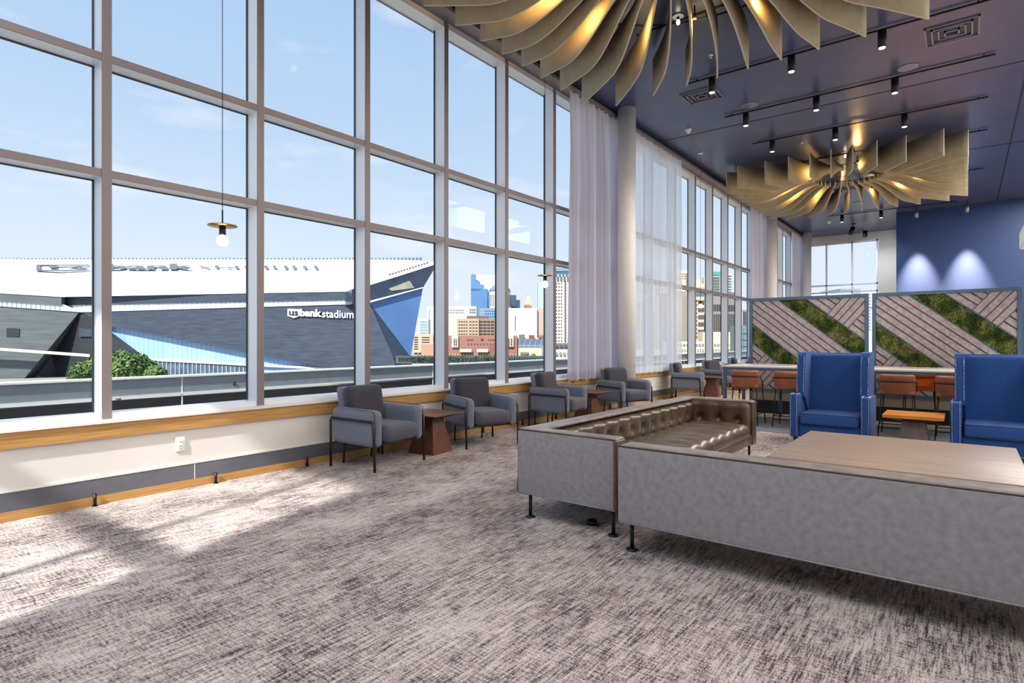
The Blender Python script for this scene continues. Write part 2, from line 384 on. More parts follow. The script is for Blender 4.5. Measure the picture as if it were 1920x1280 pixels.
# ------------------------------------------------------------------ curtains
def curtain(y0, y1, m, label, per, amp, z0=.675, x=-5.79, jitter=.4, seed=1, n=None, flare=0):
    rnd = random.Random(seed); L = y1-y0; n = n or int(L/per*10); nz = 16; vs = []; fs = []
    ph = [0]
    for i in range(n): ph.append(ph[-1]+2*PI*L/per/n*(1+jitter*math.sin(i*.21+seed)*.9))
    for j in range(nz+1):
        t = j/nz; z = 6.09-(6.09-z0)*t
        for i in range(n+1):
            u = i/n; a = amp*(.35+.65*min(1, t*3))
            yy = y0+L*u+(u-.5)*flare*t+.25*a*math.cos(ph[i]*1.0+.6)
            xx = x+a*math.sin(ph[i]+.35*math.sin(t*2+u*9))+.3*a*math.sin(ph[i]*.37+2*t)
            vs.append((xx, yy, z))
    for j in range(nz):
        for i in range(n):
            a = j*(n+1)+i; fs.append((a, a+1, a+n+2, a+n+1))
    c = thing('curtain', label, 'curtain')
    MB().add(vs, fs, True).build('cloth', m, c)
    # hem band, a second layer of the same cloth
    hv = []; hf = []
    for j in (0, 1):
        for i in range(n+1):
            p = vs[nz*(n+1)+i]; hv.append((p[0]+.003, p[1], z0+.16*j))
    for i in range(n): hf.append((i, i+1, n+2+i, n+1+i))
    MB().add(hv, hf, True).build('hem', m, c)
    MB().box(x-.02, x+.02, y0, y1, 6.088, 6.11).build('track', M_FRAME, c)
    return c
curtain(9.18, 11.05, M_CURT, 'bunched dusty white linen curtain left of the nearest column', .2, .085, seed=2, jitter=.5, flare=.1)
curtain(11.75, 14.55, M_SHEER, 'wide sheer white curtain right of the nearest column, windows showing through', .30, .035, seed=5, jitter=.25)
curtain(20.7, 22.7, M_CURT, 'bunched curtain left of the middle column, behind the left moss screen', .19, .05, seed=9, jitter=.5)
curtain(26.7, 29.2, M_CURT, 'far curtain in front of the corner column by the end window', .2, .05, seed=4, jitter=.4)

# ------------------------------------------------------------------ exterior helpers: a point from its pixel and forward distance
def ray(u, v):
    k = u-960
    return Vector((-F_PX*SA+k*CA, F_PX*CA+k*SA, 640-v))
CAMP = Vector((0, 0, CAM_H))
def at(u, v, d): return CAMP+ray(u, v)*(d/F_PX)
FW = Vector((-SA, CA, 0)); RT = Vector((CA, SA, 0))
def vplane(u, v, a, b, off=0):
    # vertical plane through (u,d) pairs a and b
    A = at(a[0], 640, a[1]); Bp = at(b[0], 640, b[1]); dr = (Bp-A); n = Vector((-dr.y, dr.x, 0)).normalized()
    if n.dot(FW) < 0: n = -n
    r = ray(u, v); t = ((A-CAMP).dot(n)+off)/r.dot(n)
    return CAMP+r*t, n
def slab(mb, pts, back):
    n = len(pts); bk = [p+back for p in pts]
    mb.add(list(pts)+bk, [tuple(range(n)), tuple(range(2*n-1, n-1, -1))]+[(i, n+i, n+(i+1) % n, (i+1) % n) for i in range(n)])
    return mb

# ------------------------------------------------------------------ outside: ledge, parapet, street
M_ROOFD = mat('dark_roof_membrane', (56, 58, 64), .6, c2=(42, 44, 50), vscale=1.5, vmap=(1, 1, 4))
M_PARAP = mat('parapet_metal', (124, 136, 144), .4, .2, var=.05)
M_PCAP = mat('parapet_cap', (214, 216, 216), .4)
pr = sroot('wall_outside')
MB().box(-9.6, -9.45, -14, 60, -1, .56).build('wall_panel', M_ROOFD, pr)
MB().box(-9.62, -9.42, -14, 60, .62, .86).build('fascia', M_PARAP, pr)
MB().box(-9.66, -9.38, -14, 60, .86, .885).build('coping', M_PCAP, pr)
MB().box(-9.5, -9.40, -14, 60, .60, .625).build('drip_edge', M_PCAP, pr)
MB().box(-9.5, -9.43, -14, 60, .30, .315).box(-9.5, -9.43, -14, 60, .05, .065).build('membrane_lap', M_PARAP, pr)
for y in [3.9, 9.2, 14, 19, 24]: MB().box(-9.425, -9.415, y, y+.02, .05, .86).build('joint', M_PCAP, pr)
MB().box(-9.5, -6.3, -14, 60, -1.05, -.95).build('gutter_floor', M_ROOFD, pr)
rr = random.Random(3)
for y in (1.4, 2.75, 4.7): MB().box(-9.43, -9.40, y, y+.03, .68, .74).build('bracket', M_GASKET, pr)
M_GROUND = mat('street_concrete', (150, 148, 142), .9, var=.12, vscale=.02)
gv = [at(-900, 640, 14), at(2600, 640, 14), at(2600, 640, 3200), at(-900, 640, 3200)]
MB().add([(p.x, p.y, -14) for p in gv]+[(p.x, p.y, -15) for p in gv], [(0, 1, 2, 3), (7, 6, 5, 4), (0, 4, 5, 1), (1, 5, 6, 2), (2, 6, 7, 3), (3, 7, 4, 0)]).build('floor_street', M_GROUND)['kind'] = 'structure'

# ------------------------------------------------------------------ stadium
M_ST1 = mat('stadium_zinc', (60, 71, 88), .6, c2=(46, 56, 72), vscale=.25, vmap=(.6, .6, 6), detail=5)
M_ST2 = mat('stadium_zinc_lit', (98, 106, 110), .6, c2=(84, 92, 96), vscale=.2, vmap=(.5, .5, 6), detail=5)  # same zinc, lighter: sunlight on the left side put into the colour
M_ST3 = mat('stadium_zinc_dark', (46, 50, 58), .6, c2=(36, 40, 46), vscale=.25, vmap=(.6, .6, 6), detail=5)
M_ROOFW = mat('stadium_roof_white', (244, 244, 242), .6)
M_STBLUE = mat('stadium_blue_panel', (84, 122, 176), .5, c2=(74, 108, 160), vscale=.05)
M_STGL = mat('stadium_glass', (150, 186, 228), .25, c2=(120, 162, 214), vscale=.06, vmap=(1, 1, .3))
M_STGL2 = mat('clerestory_glass', (226, 236, 244), .3, var=.08, vscale=.3)
M_STDK = mat('prow_dark_metal', (74, 88, 108), .3, .4, c2=(50, 60, 78), vscale=.1)
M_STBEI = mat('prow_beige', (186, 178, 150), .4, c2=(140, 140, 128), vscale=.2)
M_SIGN = mat('sign_white', (250, 250, 250), .5)
M_ROOFTXT = mat('roof_lettering_grey', (102, 103, 106), .6)
st = thing('stadium', 'huge angular stadium with white roof, dark zinc walls and a pointed glass prow', 'stadium')
PA, PB = (150, 250), (690, 205)     # front
LA, LB = (0, 240), (150, 250)       # left flank
QA, QB = (690, 205), (790, 216)     # prow face
def spoly(name, pts, pa, pb, m, off=0, back=12):
    ps = []
    for u, v in pts:
        p, n = vplane(u, v, pa, pb, off); ps.append(p)
    return slab(MB(), ps, n*back).build(name, m, st)
spoly('upper_fascia', [(115, 553), (690, 541), (690, 561), (115, 572)], PA, PB, M_ST1, -1)
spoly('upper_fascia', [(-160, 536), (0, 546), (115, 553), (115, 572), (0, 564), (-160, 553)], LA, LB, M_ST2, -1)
spoly('clerestory', [(115, 570), (692, 559), (692, 569), (150, 585)], PA, PB, M_STGL2, -.4, 2)
spoly('clerestory', [(-160, 550), (0, 562), (118, 570), (152, 585), (0, 574), (-160, 562)], LA, LB, M_STGL2, -.4, 2)
spoly('main_wall', [(150, 583), (692, 567), (738, 671), (748, 720), (605, 720), (605, 688), (198, 610)], PA, PB, M_ST1, 0)
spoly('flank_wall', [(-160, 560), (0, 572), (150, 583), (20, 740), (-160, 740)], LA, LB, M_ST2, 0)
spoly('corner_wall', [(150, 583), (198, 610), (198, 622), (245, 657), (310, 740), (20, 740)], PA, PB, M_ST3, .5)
spoly('glass_wall', [(196, 608), (607, 687), (607, 720), (300, 720), (243, 655), (196, 620)], PA, PB, M_STGL, 3)
g = MB()
for u in range(205, 600, 9):
    vt = 608+(u-196)*.192; vb = min(705, 622+(u-196)*.8)
    p0, n = vplane(u, vt, PA, PB, 2.85); p1, n = vplane(u+.7, vb, PA, PB, 2.85)
    slab(g, [p0, vplane(u+.7, vt, PA, PB, 2.85)[0], p1, vplane(u, vb, PA, PB, 2.85)[0]], n*.1)
tag(g.build('glass_mullions', mat('pale_blue_mullion', (172, 200, 230), .5), st), kind='stuff')
g = MB()
for u in list(range(-150, 115, 9)):
    vt = 564+u*.07 if u > 0 else 564+u*.07; vb = vt+10
    p0, n = vplane(u, vt, LA, LB, -.6); slab(g, [p0, vplane(u+.6, vt, LA, LB, -.6)[0], vplane(u+.6, vb, LA, LB, -.6)[0], vplane(u, vb, LA, LB, -.6)[0]], n*.3)
for u in list(range(125, 690, 9)):
    vt = 572-(u-115)*.0195; vb = vt+12-(u-115)*.004
    p0, n = vplane(u, vt, PA, PB, -.6); slab(g, [p0, vplane(u+.5, vt, PA, PB, -.6)[0], vplane(u+.5, vb, PA, PB, -.6)[0], vplane(u, vb, PA, PB, -.6)[0]], n*.3)
tag(g.build('clerestory_mullions', mat('clerestory_post', (160, 176, 190), .5), st), kind='stuff')
spoly('lower_window_band', [(283, 674), (463, 688), (463, 720), (318, 720)], PA, PB, mat('lower_band_glass', (84, 104, 124), .3, c2=(58, 78, 98), vscale=.4), 2.2)
g = MB()
for u in range(288, 463, 8):
    vt = 675+(u-283)*.078
    p0, n = vplane(u, vt, PA, PB, 1.9); slab(g, [p0, vplane(u+.8, vt, PA, PB, 1.9)[0], vplane(u+.8, 716, PA, PB, 1.9)[0], vplane(u, 716, PA, PB, 1.9)[0]], n*.2)
tag(g.build('window_band_posts', M_PCAP, st), kind='stuff')
spoly('canopy_edge', [(275, 672), (610, 689), (610, 693), (280, 676)], PA, PB, M_PCAP, 1.5, 2)
spoly('ramp_beam', [(-160, 645), (0, 652), (168, 664), (168, 669), (0, 657), (-160, 651)], LA, LB, mat('ramp_cream', (236, 228, 208), .6), -6, 2)
for u0 in (12, 148): spoly('wall_vent', [(u0, 615), (u0+24, 616), (u0+24, 631), (u0, 631)], LA if u0 < 100 else PA, LB if u0 < 100 else PB, M_ST3 if u0 < 100 else M_ST1, -.3, .5)
# prow
spoly('prow_face', [(689, 567), (793, 539), (770, 667), (738, 672)], QA, QB, M_STBLUE, -.2)
spoly('prow_soffit', [(660, 543), (689, 531.5), (813, 493), (813, 506), (793, 539.5), (689, 567), (660, 570)], QA, QB, M_STDK, -1.2)
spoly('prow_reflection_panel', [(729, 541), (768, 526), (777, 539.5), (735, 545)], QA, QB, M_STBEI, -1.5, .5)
spoly('prow_edge_strip', [(689, 565), (793, 538), (793, 540), (689, 568.5)], QA, QB, M_PCAP, -1.5, .6)
spoly('podium', [(738, 667), (760, 667), (750, 690), (744, 690)], QA, QB, M_ST3, -2)
# roof (own slope, up to the ridge far behind)
low = [(-160, 536, LA, LB), (0, 546, LA, LB), (115, 553, LA, LB), (400, 547, PA, PB), (665, 542, PA, PB), (689, 531.5, QA, QB), (750, 512.5, QA, QB), (813, 492.5, QA, QB)]
hi = [(-160, 485.5, 430), (0, 485.5, 420), (115, 485.5, 410), (400, 485.5, 370), (640, 485.7, 320), (700, 486, 300), (755, 487, 262), (812, 491, 222)]
vs = [vplane(u, v, a, b, -1.3)[0] for u, v, a, b in low]+[at(u, v, d) for u, v, d in hi]
n = len(low); top = vs; bot = [p-Vector((0, 0, .8)) for p in vs]
fs = [q for i in range(n-1) for q in ((i, i+1, n+i+1), (i, n+i+1, n+i))]+[(2*n+i, 3*n+i, 3*n+i+1, 2*n+i+1) for i in range(n-1)]
fs += [(i, 2*n+i, 2*n+i+1, i+1) for i in range(n-1)]+[(n+i, n+i+1, 3*n+i+1, 3*n+i) for i in range(n-1)]+[(0, n, 3*n, 2*n), (n-1, 3*n-1, 4*n-1, 2*n-1)]
MB().add(top+bot, fs).build('roof', M_ROOFW, st)
g = MB()
for u in range(-150, 790, 7):
    d = 420-(u)*.16 if u < 640 else 318-(u-640)*.5
    p = at(u, 485.3, d); g.box(p.x-.45, p.x+.45, p.y-.45, p.y+.45, p.z-.4, p.z+.55)
tag(g.build('ridge_vents', M_PARAP, st), kind='stuff')
g = MB()
for i in range(14):
    u = 731+i*5.4; v = 515.5-(u-731)*.312
    p, n_ = vplane(u, v, QA, QB, -.5); g.box(p.x-.3, p.x+.3, p.y-.3, p.y+.3, p.z-.2, p.z+.5)
tag(g.build('edge_fins', M_TAUPE, st), kind='stuff')

def text_mesh(body, name, extr, bold=0, space=1):
    cu = bpy.data.curves.new(name, 'FONT'); cu.body = body; cu.size = 1; cu.extrude = extr; cu.offset = bold; cu.space_character = space; cu.resolution_u = 2
    o = bpy.data.objects.new('tmp_text', cu); COL.objects.link(o)
    dg = bpy.context.evaluated_depsgraph_get(); me = bpy.data.meshes.new_from_object(o.evaluated_get(dg))
    bpy.data.objects.remove(o); me.name = name
    return me
def place_text(body, rect, fn, name, m, parent, extr=.02, bold=0, label=None):
    me = text_mesh(body, name, extr, bold)
    xs = [v.co.x for v in me.vertices]; x0, x1 = min(xs), max(xs)
    u0, u1, vb, vt, slope = rect   # baseline row vb, x-height box top vt (for height .72)
    for v in me.vertices:
        s = (v.co.x-x0)/(x1-x0); u = u0+(u1-u0)*s; vv = vb+slope*s-(vb-vt)*v.co.y/.72
        v.co = fn(u, vv, v.co.z)
    me.materials.clear(); me.materials.append(m)
    o = bpy.data.objects.new(name, me); COL.objects.link(o); o.parent = parent
    if label: o['label'] = label
    return o
fnF = lambda u, v, z: vplane(u, v, PA, PB, -.45-z*12)[0]
spoly('sign_shield', [(539, 578.6), (560.5, 579.5), (560.5, 592), (551, 596), (539, 592)], PA, PB, M_SIGN, -.8, .6)
place_text('us', (541.5, 559, 590.5, 578.5, .6), lambda u, v, z: vplane(u, v, PA, PB, -.95-z*4)[0], 'shield_lettering', M_ST3, st, .03, .03)
place_text('bank', (562.5, 603, 592.0, 579.2, .8), fnF, 'sign_lettering', M_SIGN, st, .03, .045, 'white sign lettering on the zinc wall')
place_text('stadium', (604, 663, 594.6, 580.2, 1.4), fnF, 'sign_lettering', M_SIGN, st, .03, .012)
# roof lettering: intersect with the roof surface
from mathutils.bvhtree import BVHTree
bvh = BVHTree.FromPolygons([tuple(p) for p in top], [q for i in range(n-1) for q in ((i, i+1, n+i+1), (i, n+i+1, n+i))])
def onroof(u, v, z, lift=.35):
    h = bvh.ray_cast(CAMP, ray(u, v).normalized())
    p = h[0] if h[0] else at(u, v, 330)
    return p-ray(u, v).normalized()*(12+z*4)
def rpoly(name, pts, m):
    ps = [onroof(u, v, 0) for u, v in pts]; slab(MB(), ps, Vector((0, 0, -.2))).build(name, m, st)
for pts in ([(68, 496), (76, 496), (76, 506), (68, 507)], [(68, 495.5), (168, 495.5), (168, 497.3), (68, 497.3)], [(68, 505), (124, 506.5), (168, 504.5), (168, 506), (124, 508.3), (68, 507)], [(93, 496), (107, 496), (107, 502), (93, 502)]):
    rpoly('roof_shield', pts, M_ROOFTXT)
place_text('s', (128, 166, 504.5, 495.0, 0), onroof, 'roof_lettering', M_ROOFTXT, st, .01, .02)
place_text('bank', (198, 366, 504.5, 494.0, 0), onroof, 'roof_lettering', M_ROOFTXT, st, .01, .04, 'faint grey lettering on the white roof')
place_text('stadium', (372, 596, 503.0, 494.5, 0), onroof, 'roof_lettering', M_ROOFTXT, st, .01, 0)

# ------------------------------------------------------------------ tree by the stadium
M_LEAF = mat('tree_leaf', (90, 120, 62), .8, c2=(46, 70, 32), vscale=.6)
M_LEAF2 = mat('tree_leaf_light', (112, 138, 76), .8)
def leaf_cloud(name, lumps, nleaf, size, mats, parent, seed=1):
    rnd = random.Random(seed); g = MB()
    for i in range(nleaf):
        c, rad = lumps[rnd.randrange(len(lumps))]
        d = Vector((rnd.gauss(0, 1), rnd.gauss(0, 1), rnd.gauss(0, 1))).normalized()
        p = c+Vector((d.x*rad[0], d.y*rad[1], d.z*rad[2]))*(rnd.random()**.22)
        a = Vector((rnd.gauss(0, 1), rnd.gauss(0, 1), rnd.gauss(0, 1))).normalized(); b = a.cross(d+Vector((.01, .02, .03))).normalized()
        s = size*(.6+.8*rnd.random())
        g.add([p-a*s-b*s*.5, p+a*s-b*s*.5, p+a*s+b*s*.5, p-a*s+b*s*.5], [(0, 1, 2, 3)], mi=rnd.randrange(len(mats)))
    return tag(g.build(name, mats, parent), kind='stuff')
tr = thing('leafy_tree', 'rounded green tree in front of the stadium wall', 'tree', (0, 0, 0))
DT = 95; lumps = []; rt = random.Random(5)
for u, v, r_ in ((158, 698, 24), (182, 688, 24), (205, 682, 26), (230, 678, 26), (255, 682, 24), (272, 692, 24), (292, 700, 18), (225, 700, 30), (190, 702, 26), (262, 704, 24), (143, 706, 14), (240, 690, 30)):
    r_m = r_*DT/F_PX; lumps.append((at(u, v, DT+rt.uniform(-2, 2)), (r_m, r_m, r_m*.85)))
leaf_cloud('foliage', lumps, 11000, .22, [M_LEAF, M_LEAF, M_LEAF2], tr, 3)
p = at(222, 690, DT); MB().tube([(p.x, p.y, -14), (p.x, p.y, p.z-1)], [.5, .3], 8).build('trunk', M_WALNUT, tr)
for (u0, v0, u1, v1) in ((222, 700, 190, 690), (222, 700, 255, 688)): MB().tube([at(u0, v0, DT), at(u1, v1, DT)], [.25, .1], 6).build('branch', M_WALNUT, tr)

# ------------------------------------------------------------------ city skyline
def CM(c, r=.6): return mat('facade_%d_%d_%d' % c, tuple(x*.86 for x in c), r, var=.03, vscale=.02)
def cbox(mb, u0, u1, vt, d, depth, vb=None):
    a = at(u0, vt, d); b = at(u1, vt, d); zb = -14.5 if vb is None else at(u0, vb, d).z; zt = a.z
    q = [a, b, b+FW*depth, a+FW*depth]
    return mb.add([(p.x, p.y, zb) for p in q]+[(p.x, p.y, zt) for p in q], [(0, 3, 2, 1), (4, 5, 6, 7), (0, 1, 5, 4), (1, 2, 6, 5), (2, 3, 7, 6), (3, 0, 4, 7)])
def wgrid(mb, u0, u1, v0, v1, d, nu, nv, fu=.5, fv=.5):
    for i in range(nu):
        for j in range(nv):
            ua = u0+(u1-u0)*(i+(1-fu)/2)/nu; ub = ua+(u1-u0)*fu/nu; va = v0+(v1-v0)*(j+(1-fv)/2)/nv; vb = va+(v1-v0)*fv/nv
            ps = [at(ua, va, d-.4), at(ub, va, d-.4), at(ub, vb, d-.4), at(ua, vb, d-.4)]
            slab(mb, ps, FW*.5)
CDK = (72, 84, 104)
def bld(label, boxes, wins, extra=None, name='building', group=None):
    b = thing(name, label, 'building', group=group)
    for j, (u0, u1, vt, d, dep, c, vb) in enumerate(boxes):
        cbox(MB(), u0, u1, vt, d, dep, vb).build('wall' if j == 0 else 'wing', CM(c), b)
    for (u0, u1, v0, v1, d, nu, nv, fu, fv, c) in wins:
        g = MB(); wgrid(g, u0, u1, v0, v1, d, nu, nv, fu, fv); o = g.build('windows', CM(c, .3), b)
        if nu*nv > 1: o['kind'] = 'stuff'
    if extra: extra(b)
    return b
bld('stepped blue glass tower, tallest on the skyline', [(883, 914, 541, 1400, 40, (86, 140, 196), None), (883, 891, 514, 1400, 30, (86, 140, 196), 545), (891, 899, 527, 1400, 30, (86, 140, 196), 545), (899, 906, 533, 1400, 30, (86, 140, 196), 545), (891, 931, 515, 1440, 40, (244, 244, 246), 560), (914, 931, 560, 1430, 30, (60, 92, 140), None)],
    [(884, 913, 541, 600, 1400, 1, 22, .96, .15, (116, 164, 212)), (892, 930, 517, 530, 1440, 1, 4, .9, .2, (214, 214, 222))])
def dome(b):
    c = at(937, 640, 1250); r_ = 20*1250/F_PX
    def z(v): return at(937, v, 1250).z
    MB().lathe([(r_*1.02, z(547)-0), (r_*.95, z(542)), (r_*.7, z(537)), (r_*.35, z(533.5)), (r_*.1, z(532))], 20, M=Matrix.Translation((c.x, c.y, 0))).build('dome_roof', CM((120, 150, 180)), b)
    MB().lathe([(r_, z(640)), (r_, z(547))], 20, M=Matrix.Translation((c.x, c.y, 0)), smooth=False).build('rounded_tower', CM((240, 232, 214)), b)
    g = MB()
    for k in range(30):
        a = 2*PI*k/30; x, y = c.x+r_*1.005*math.cos(a), c.y+r_*1.005*math.sin(a); g.box(x-.9, x+.9, y-.9, y+.9, z(575), z(553))
    tag(g.build('window_strips', CM((128, 148, 168)), b), kind='stuff')
bld('cream tower with a rounded domed crown', [(913, 962, 578, 1240, 30, (238, 228, 208), None)], [(915, 960, 580, 600, 1240, 10, 4, .4, .6, (150, 156, 168))], dome)
bld('dark blue stepped tower right of the domed tower', [(958, 968, 553, 1300, 30, (58, 84, 118), None), (966, 975, 562, 1290, 30, (50, 74, 108), None)], [(959, 967, 555, 580, 1300, 3, 8, .6, .4, (84, 112, 146)), (967, 974, 564, 580, 1290, 3, 6, .6, .4, (84, 112, 146))])
def spire(b):
    def q(u0, u1, vt, vb, c): cbox(MB(), u0, u1, vt, 1210+abs(u0-980)*0, 14, vb).build('setback', CM(c), b)
    q(983, 997, 566, 578, (224, 204, 176)); q(985, 995.5, 560, 566.5, (224, 204, 176)); q(987.5, 993, 555, 560.5, (230, 214, 190))
    a = at(990, 556, 1212); t = at(990, 539, 1212); MB().tube([a, t], [.5, .2], 5).build('mast', CM((206, 206, 210)), b)
bld('small beige tower with a thin mast', [(981, 999, 571, 1210, 20, (222, 200, 172), None)], [(982, 998, 572, 580, 1209, 6, 3, .4, .5, (170, 150, 140))], spire)
bld('pale green glass tower beside the second pendant', [(1009, 1033, 529, 1300, 30, (176, 212, 214), None)], [(1010, 1032, 531, 590, 1300, 1, 12, .92, .35, (226, 236, 236))])
bld('cream hotel slab with a windowed top band', [(817, 893, 574, 900, 30, (240, 228, 206), None), (800, 818, 574, 905, 30, (244, 236, 220), None)], [(838, 870, 579, 588, 900, 6, 2, .75, .6, (150, 160, 178)), (880, 892, 578, 588, 900, 3, 2, .75, .7, (108, 116, 140)), (838, 858, 593, 640, 900, 9, 14, .25, .5, (222, 204, 182)), (803, 806, 580, 620, 904, 1, 12, .6, .5, (180, 180, 188))])
bld('low glass-fronted block left of the cream hotel', [(783, 803, 598, 700, 20, (240, 238, 234), None)], [(787, 802, 601, 626, 700, 4, 5, .8, .6, (140, 180, 190))])
bld('small blue glass block behind the brown offices', [(898, 933, 577, 880, 20, (130, 150, 172), None), (909, 933, 582, 870, 10, (108, 150, 200), None)], [(900, 932, 578, 594, 869, 8, 3, .5, .6, (160, 184, 210))])
bld('brown office block with long window bands', [(857, 898, 597, 620, 30, (200, 176, 152), None), (897, 935, 597, 622, 30, (164, 138, 118), None), (875, 915, 592, 630, 15, (120, 104, 98), 598)], [(859, 877, 600, 629, 620, 4, 5, .7, .28, (92, 84, 88)), (879, 896, 600, 629, 620, 3, 5, .7, .28, (92, 84, 88)), (898, 934, 600, 629, 622, 5, 5, .8, .42, (62, 58, 70))])
bld('tan parking structure with dark slots', [(775, 822, 626, 520, 20, (214, 196, 172), None), (790, 822, 645, 518, 10, (206, 158, 140), 668)], [(776, 784, 630, 656, 520, 1, 6, .9, .35, (70, 64, 70)), (790, 806, 630, 648, 520, 1, 4, .9, .3, (70, 64, 70)), (811, 818, 630, 642, 520, 1, 3, .8, .3, (70, 64, 70)), (776, 822, 659, 666, 520, 6, 1, .8, .5, (80, 74, 78))])
bld('long red brick building with white stair towers', [(838, 970, 629, 480, 20, (164, 116, 104), None), (847, 859, 629.5, 478, 4, (242, 232, 214), 651), (949, 963, 629.5, 478, 4, (242, 232, 214), 650), (918, 946, 646, 478, 5, (144, 96, 88), 668), (862, 884, 654, 476, 2, (238, 226, 204), 660), (894, 915, 654, 476, 2, (238, 226, 204), 660)],
    [(849, 857, 633, 648, 477, 2, 4, .5, .5, (70, 60, 66)), (951, 961, 633, 648, 477, 2, 4, .5, .5, (70, 60, 66)), (875, 888, 635, 639, 480, 5, 1, .4, .6, (70, 50, 56)), (900, 908, 634, 639, 480, 1, 1, .6, .8, (90, 70, 76)), (914, 928, 635, 639, 480, 5, 1, .4, .6, (70, 50, 56)), (875, 928, 643, 647, 480, 9, 1, .3, .6, (90, 60, 62)), (862, 884, 660, 664, 479, 6, 1, .6, .6, (90, 76, 76)), (836, 970, 661, 668, 479, 26, 1, .5, .5, (196, 168, 138))])
bld('large blank white cube with one thin window strip', [(953, 1007, 577.5, 560, 30, (246, 236, 216), None), (1006, 1034, 577, 564, 30, (206, 180, 168), None), (948, 954, 581, 580, 10, (196, 160, 140), None)], [(965, 967, 592, 620, 560, 1, 14, .9, .6, (140, 130, 130)), (1008, 1030, 628, 634, 562, 5, 1, .8, .8, (150, 96, 88))])
def vault(b):
    p0 = at(972, 652, 470); L = (at(1034, 652, 470)-p0).length; n_ = 10; g = MB()
    prof = [(14*(1-math.cos(PI/2*i/n_)), 7.3*math.sin(PI/2*i/n_)) for i in range(n_+1)]
    vs = []; 
    for t in (0, L):
        for a_, z in prof: vs.append(p0+RT*t+FW*a_+Vector((0, 0, z)))
    for i in range(n_): g.add([vs[i], vs[i+1], vs[n_+2+i], vs[n_+1+i]], [(0, 1, 2, 3)], True)
    g.build('vaulted_roof', CM((92, 112, 136), .4), b)
    for k in range(7):
        t = L*k/6; MB().tube([p0+RT*(t+a_*.25)+FW*(a_-.3)+Vector((0, 0, z+.1)) for a_, z in prof], .16, 5).build('roof_rib', CM((204, 212, 220)), b)
bld('low hall with a dark vaulted roof and cream walls', [(972, 1034, 652, 468, 20, (240, 220, 184), None), (1016, 1034, 650, 466, 6, (150, 162, 170), None), (968, 1010, 633, 500, 20, (240, 228, 206), None), (973, 984, 627, 498, 8, (130, 120, 116), None), (992, 1002, 628, 498, 8, (150, 96, 88), None)], [(975, 992, 659, 667, 467, 6, 2, .6, .6, (84, 96, 90)), (1019, 1023, 652, 668, 465, 1, 4, .8, .6, (60, 76, 104))], vault)
bld('tall white hotel slab with small square windows', [(1038, 1100, 502, 420, 20, (242, 236, 222), None), (1038, 1100, 502, 418, 3, (132, 158, 170), 508), (1038, 1100, 643, 417, 3, (120, 124, 132), 655), (1038, 1100, 655, 414, 6, (236, 228, 208), None)],
    [(1040, 1066, 509, 520, 417, 4, 1, .7, .8, (72, 120, 156)), (1041, 1055, 528, 642, 420, 3, 18, .42, .42, (84, 80, 84)), (1058, 1062, 526, 642, 420, 1, 22, .8, .75, (110, 102, 104)), (1040, 1098, 645, 652, 416, 7, 1, .7, .6, (84, 92, 104)), (1040, 1098, 658, 668, 413, 8, 1, .6, .6, (150, 154, 158)), (1070, 1096, 528, 642, 420, 5, 18, .4, .4, (84, 80, 84))])
bld('grand pale stone tower with setbacks behind the sheer curtain', [(1180, 1222, 560, 420, 20, (226, 218, 200), None), (1225, 1262, 520, 430, 20, (214, 214, 214), None)], [(1182, 1220, 565, 655, 420, 8, 14, .5, .5, (120, 116, 116)), (1228, 1260, 524, 655, 430, 6, 18, .5, .5, (140, 146, 156))])
bld('cream stone tower with a crown of small windows', [(1262, 1291, 507, 520, 20, (236, 222, 196), None), (1289, 1300, 512, 515, 20, (196, 184, 164), None)], [(1264, 1290, 511, 524, 520, 7, 3, .45, .5, (120, 104, 100)), (1264, 1290, 526, 640, 520, 6, 2, .7, .3, (128, 132, 140)), (1290, 1299, 516, 528, 515, 3, 3, .6, .5, (130, 110, 100))])
bld('tall tower of white and green floor bands', [(1335, 1357, 511, 620, 20, (236, 232, 214), None), (1335, 1357, 509, 619, 4, (86, 164, 160), 515.5)], [(1335, 1357, 517, 575, 619, 1, 11, .98, .45, (112, 140, 140))])
bld('narrow banded tower right of the green-topped tower', [(1361, 1373, 512, 600, 20, (224, 226, 216), None)], [(1361, 1372, 515, 575, 600, 1, 12, .95, .5, (98, 114, 120))])
bld('pale stone gabled tower behind the third pendant', [(1301, 1326, 532, 400, 14, (228, 214, 184), None), (1304, 1314, 524, 402, 8, (232, 220, 196), 534), (1320, 1324, 519, 402, 5, (226, 214, 190), 534)], [(1303, 1325, 536, 575, 400, 7, 2, .35, .75, (150, 140, 128))])
bld('brown grey office building with dark windows and cream base', [(1255, 1290, 548, 330, 20, (166, 160, 152), None), (1289, 1320, 556, 300, 20, (206, 194, 172), None), (1319, 1354, 555, 310, 20, (150, 144, 136), None), (1353, 1386, 556, 330, 20, (142, 140, 138), None), (1255, 1386, 548, 340, 10, (102, 122, 138), 566), (1255, 1386, 640, 280, 14, (238, 230, 206), None), (1318, 1386, 622, 292, 10, (222, 210, 182), 646)],
    [(1257, 1289, 576, 640, 330, 9, 12, .5, .6, (92, 84, 82)), (1309, 1321, 560, 628, 300, 1, 5, .95, .5, (92, 86, 92)), (1303, 1308, 560, 635, 300, 1, 10, .7, .5, (110, 96, 88)), (1335, 1352, 570, 583, 310, 4, 2, .7, .8, (62, 72, 88)), (1335, 1352, 588, 622, 310, 5, 7, .6, .7, (82, 80, 84)), (1361, 1379, 571, 583, 330, 4, 2, .7, .8, (62, 72, 88)), (1361, 1384, 588, 622, 330, 7, 7, .6, .7, (84, 82, 86)), (1257, 1385, 643, 650, 280, 22, 1, .6, .6, (140, 144, 144)), (1257, 1385, 653, 660, 280, 26, 1, .5, .7, (150, 162, 140))])
